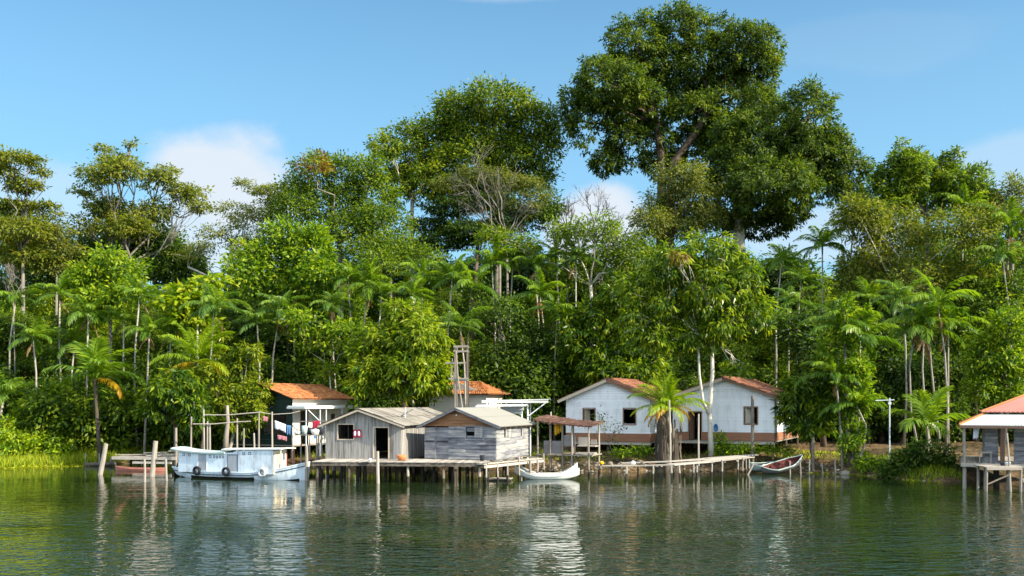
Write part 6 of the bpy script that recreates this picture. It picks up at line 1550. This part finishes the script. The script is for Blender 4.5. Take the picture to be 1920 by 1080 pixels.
# ---------------------------------------------------------------- lamp pole on the right bank
lp0 = at(1668, 868, 64.5); e = empty('pole_mast', (lp0.x, lp0.y, gzf(lp0.x, lp0.y) - .1), 0, 'pale steel mast with a cross arm on the right bank', 'mast'); hh = at(1668, 746, 64.5).z - e.location.z
s = MB(); s.tube([(0, 0, 0), (0, 0, hh)], .045, 8, .6); s.build('mast', M['greypole'], e)
s = MB(); s.tube([(-.95, 0, hh - .18), (.32, 0, hh - .14)], .03, 7, .7); s.build('cross_arm', M['greypole'], e)
s = MB(); s.box(-.1, .1, -.06, .06, hh - .45, hh - .28, .4); s.build('bracket', M['greypole'], e)
# rubble on the bank
rs = MB(); rr = random.Random(9)
def blob(mb, c, r, t):
    n1 = 7; vs = []
    for (lat, k) in ((-.6, n1), (.1, n1), (.7, n1)):
        for i in range(k):
            q = 2 * math.pi * i / k; f = rr.uniform(.75, 1.2); vs.append((c[0] + r * f * math.cos(q) * math.cos(lat), c[1] + r * f * math.sin(q) * math.cos(lat), c[2] + r * .6 * math.sin(lat)))
    vs.append((c[0], c[1], c[2] + r * .65)); fs = [(j * n1 + i, j * n1 + (i + 1) % n1, (j + 1) * n1 + (i + 1) % n1, (j + 1) * n1 + i) for j in range(2) for i in range(n1)] + [(2 * n1 + i, 2 * n1 + (i + 1) % n1, 3 * n1) for i in range(n1)]
    mb.add(vs, fs, t)
for k in range(420):
    px = rr.choice([rr.uniform(1480, 1660), rr.uniform(1000, 1130), rr.uniform(1130, 1420)]); x = (px - CXP) * 70 / F
    y = float(np.interp(x, SHX, SHY)) + rr.uniform(-.4, 2.4); blob(rs, (x, y, gzf(x, y)), rr.uniform(.05, .17), rr.random())
o = rs.build('shore_rubble', M['rock']); tag(o, 'scattered stones and debris along the muddy waterline', 'rubble', kind='stuff')
mb = MB(); blob(mb, (0, 0, .05), .42, .8); o = mb.build('boulder', M['rock'], None, False, (at(1585, 889, 66.6).x, 66.6, 0)); tag(o, 'pale rock at the foot of the climber column', 'rock')
# litter of driftwood sticks under the sheds
# ---------------------------------------------------------------- grass
g = np.random.default_rng(8); C_, D_, N_, Ls, Ws, Ts = [], [], [], [], [], []
def grass(x0, x1, d0, d1, n, L0, tint=0.0):
    x = g.uniform(x0, x1, n); y = np.interp(x, SHX, SHY) + g.uniform(d0, d1, n); z = gz(x, y) - .03
    k = z > -.25; x, y, z = x[k], y[k], z[k]; m = len(x)
    C_.append(np.stack([x, y, z], -1)); d = np.stack([g.normal(0, .35, m), g.normal(0, .35, m), np.ones(m)], -1); D_.append(norm(d))
    N_.append(norm(np.stack([g.normal(size=m), g.normal(size=m) - .6, np.full(m, .2)], -1))); Ls.append(L0 * (.5 + g.random(m))); Ws.append(.03 + .035 * g.random(m)); Ts.append(np.clip(.45 + tint + g.normal(0, .18, m), 0, 1))
grass(-46, -32, -.6, 6, 8000, .62, .0); grass(-46, -33.5, -.9, .6, 3000, .75, .04); grass(-33, -27, .4, 4, 1500, .4, -.1)
grass(3, 19, 2.4, 6.5, 900, .24, -.12); grass(20, 29, 3.4, 9, 1500, .22, .1); grass(24, 29, .3, 4, 1800, .45, -.1); grass(-27, 3, 1.5, 8, 3500, .35, -.1)
def weeds(x0, x1, d0, d1, n):      # leaves floating flat at the edge
    x = g.uniform(x0, x1, n); y = np.interp(x, SHX, SHY) + g.uniform(d0, d1, n) ; m = n
    C_.append(np.stack([x, y, np.full(n, .02)], -1)); d = np.stack([g.normal(size=m), g.normal(size=m), np.full(m, .25)], -1); D_.append(norm(d))
    N_.append(norm(np.stack([g.normal(0, .3, m), g.normal(0, .3, m), np.ones(m)], -1))); Ls.append(.16 + .16 * g.random(m)); Ws.append(.10 + .1 * g.random(m)); Ts.append(np.clip(.6 + g.normal(0, .2, m), 0, 1))
weeds(-46, -33, -2.2, -.3, 900); weeds(21, 27, -.8, .1, 160)
o = link('grass', leaves_mesh('grass', np.concatenate(C_), np.concatenate(D_), np.concatenate(N_), np.concatenate(Ls), np.concatenate(Ws), np.concatenate(Ts), LM['grass'], .05, .25)); tag(o, 'tall bright grass and low weeds along the bank', 'grass', kind='stuff')
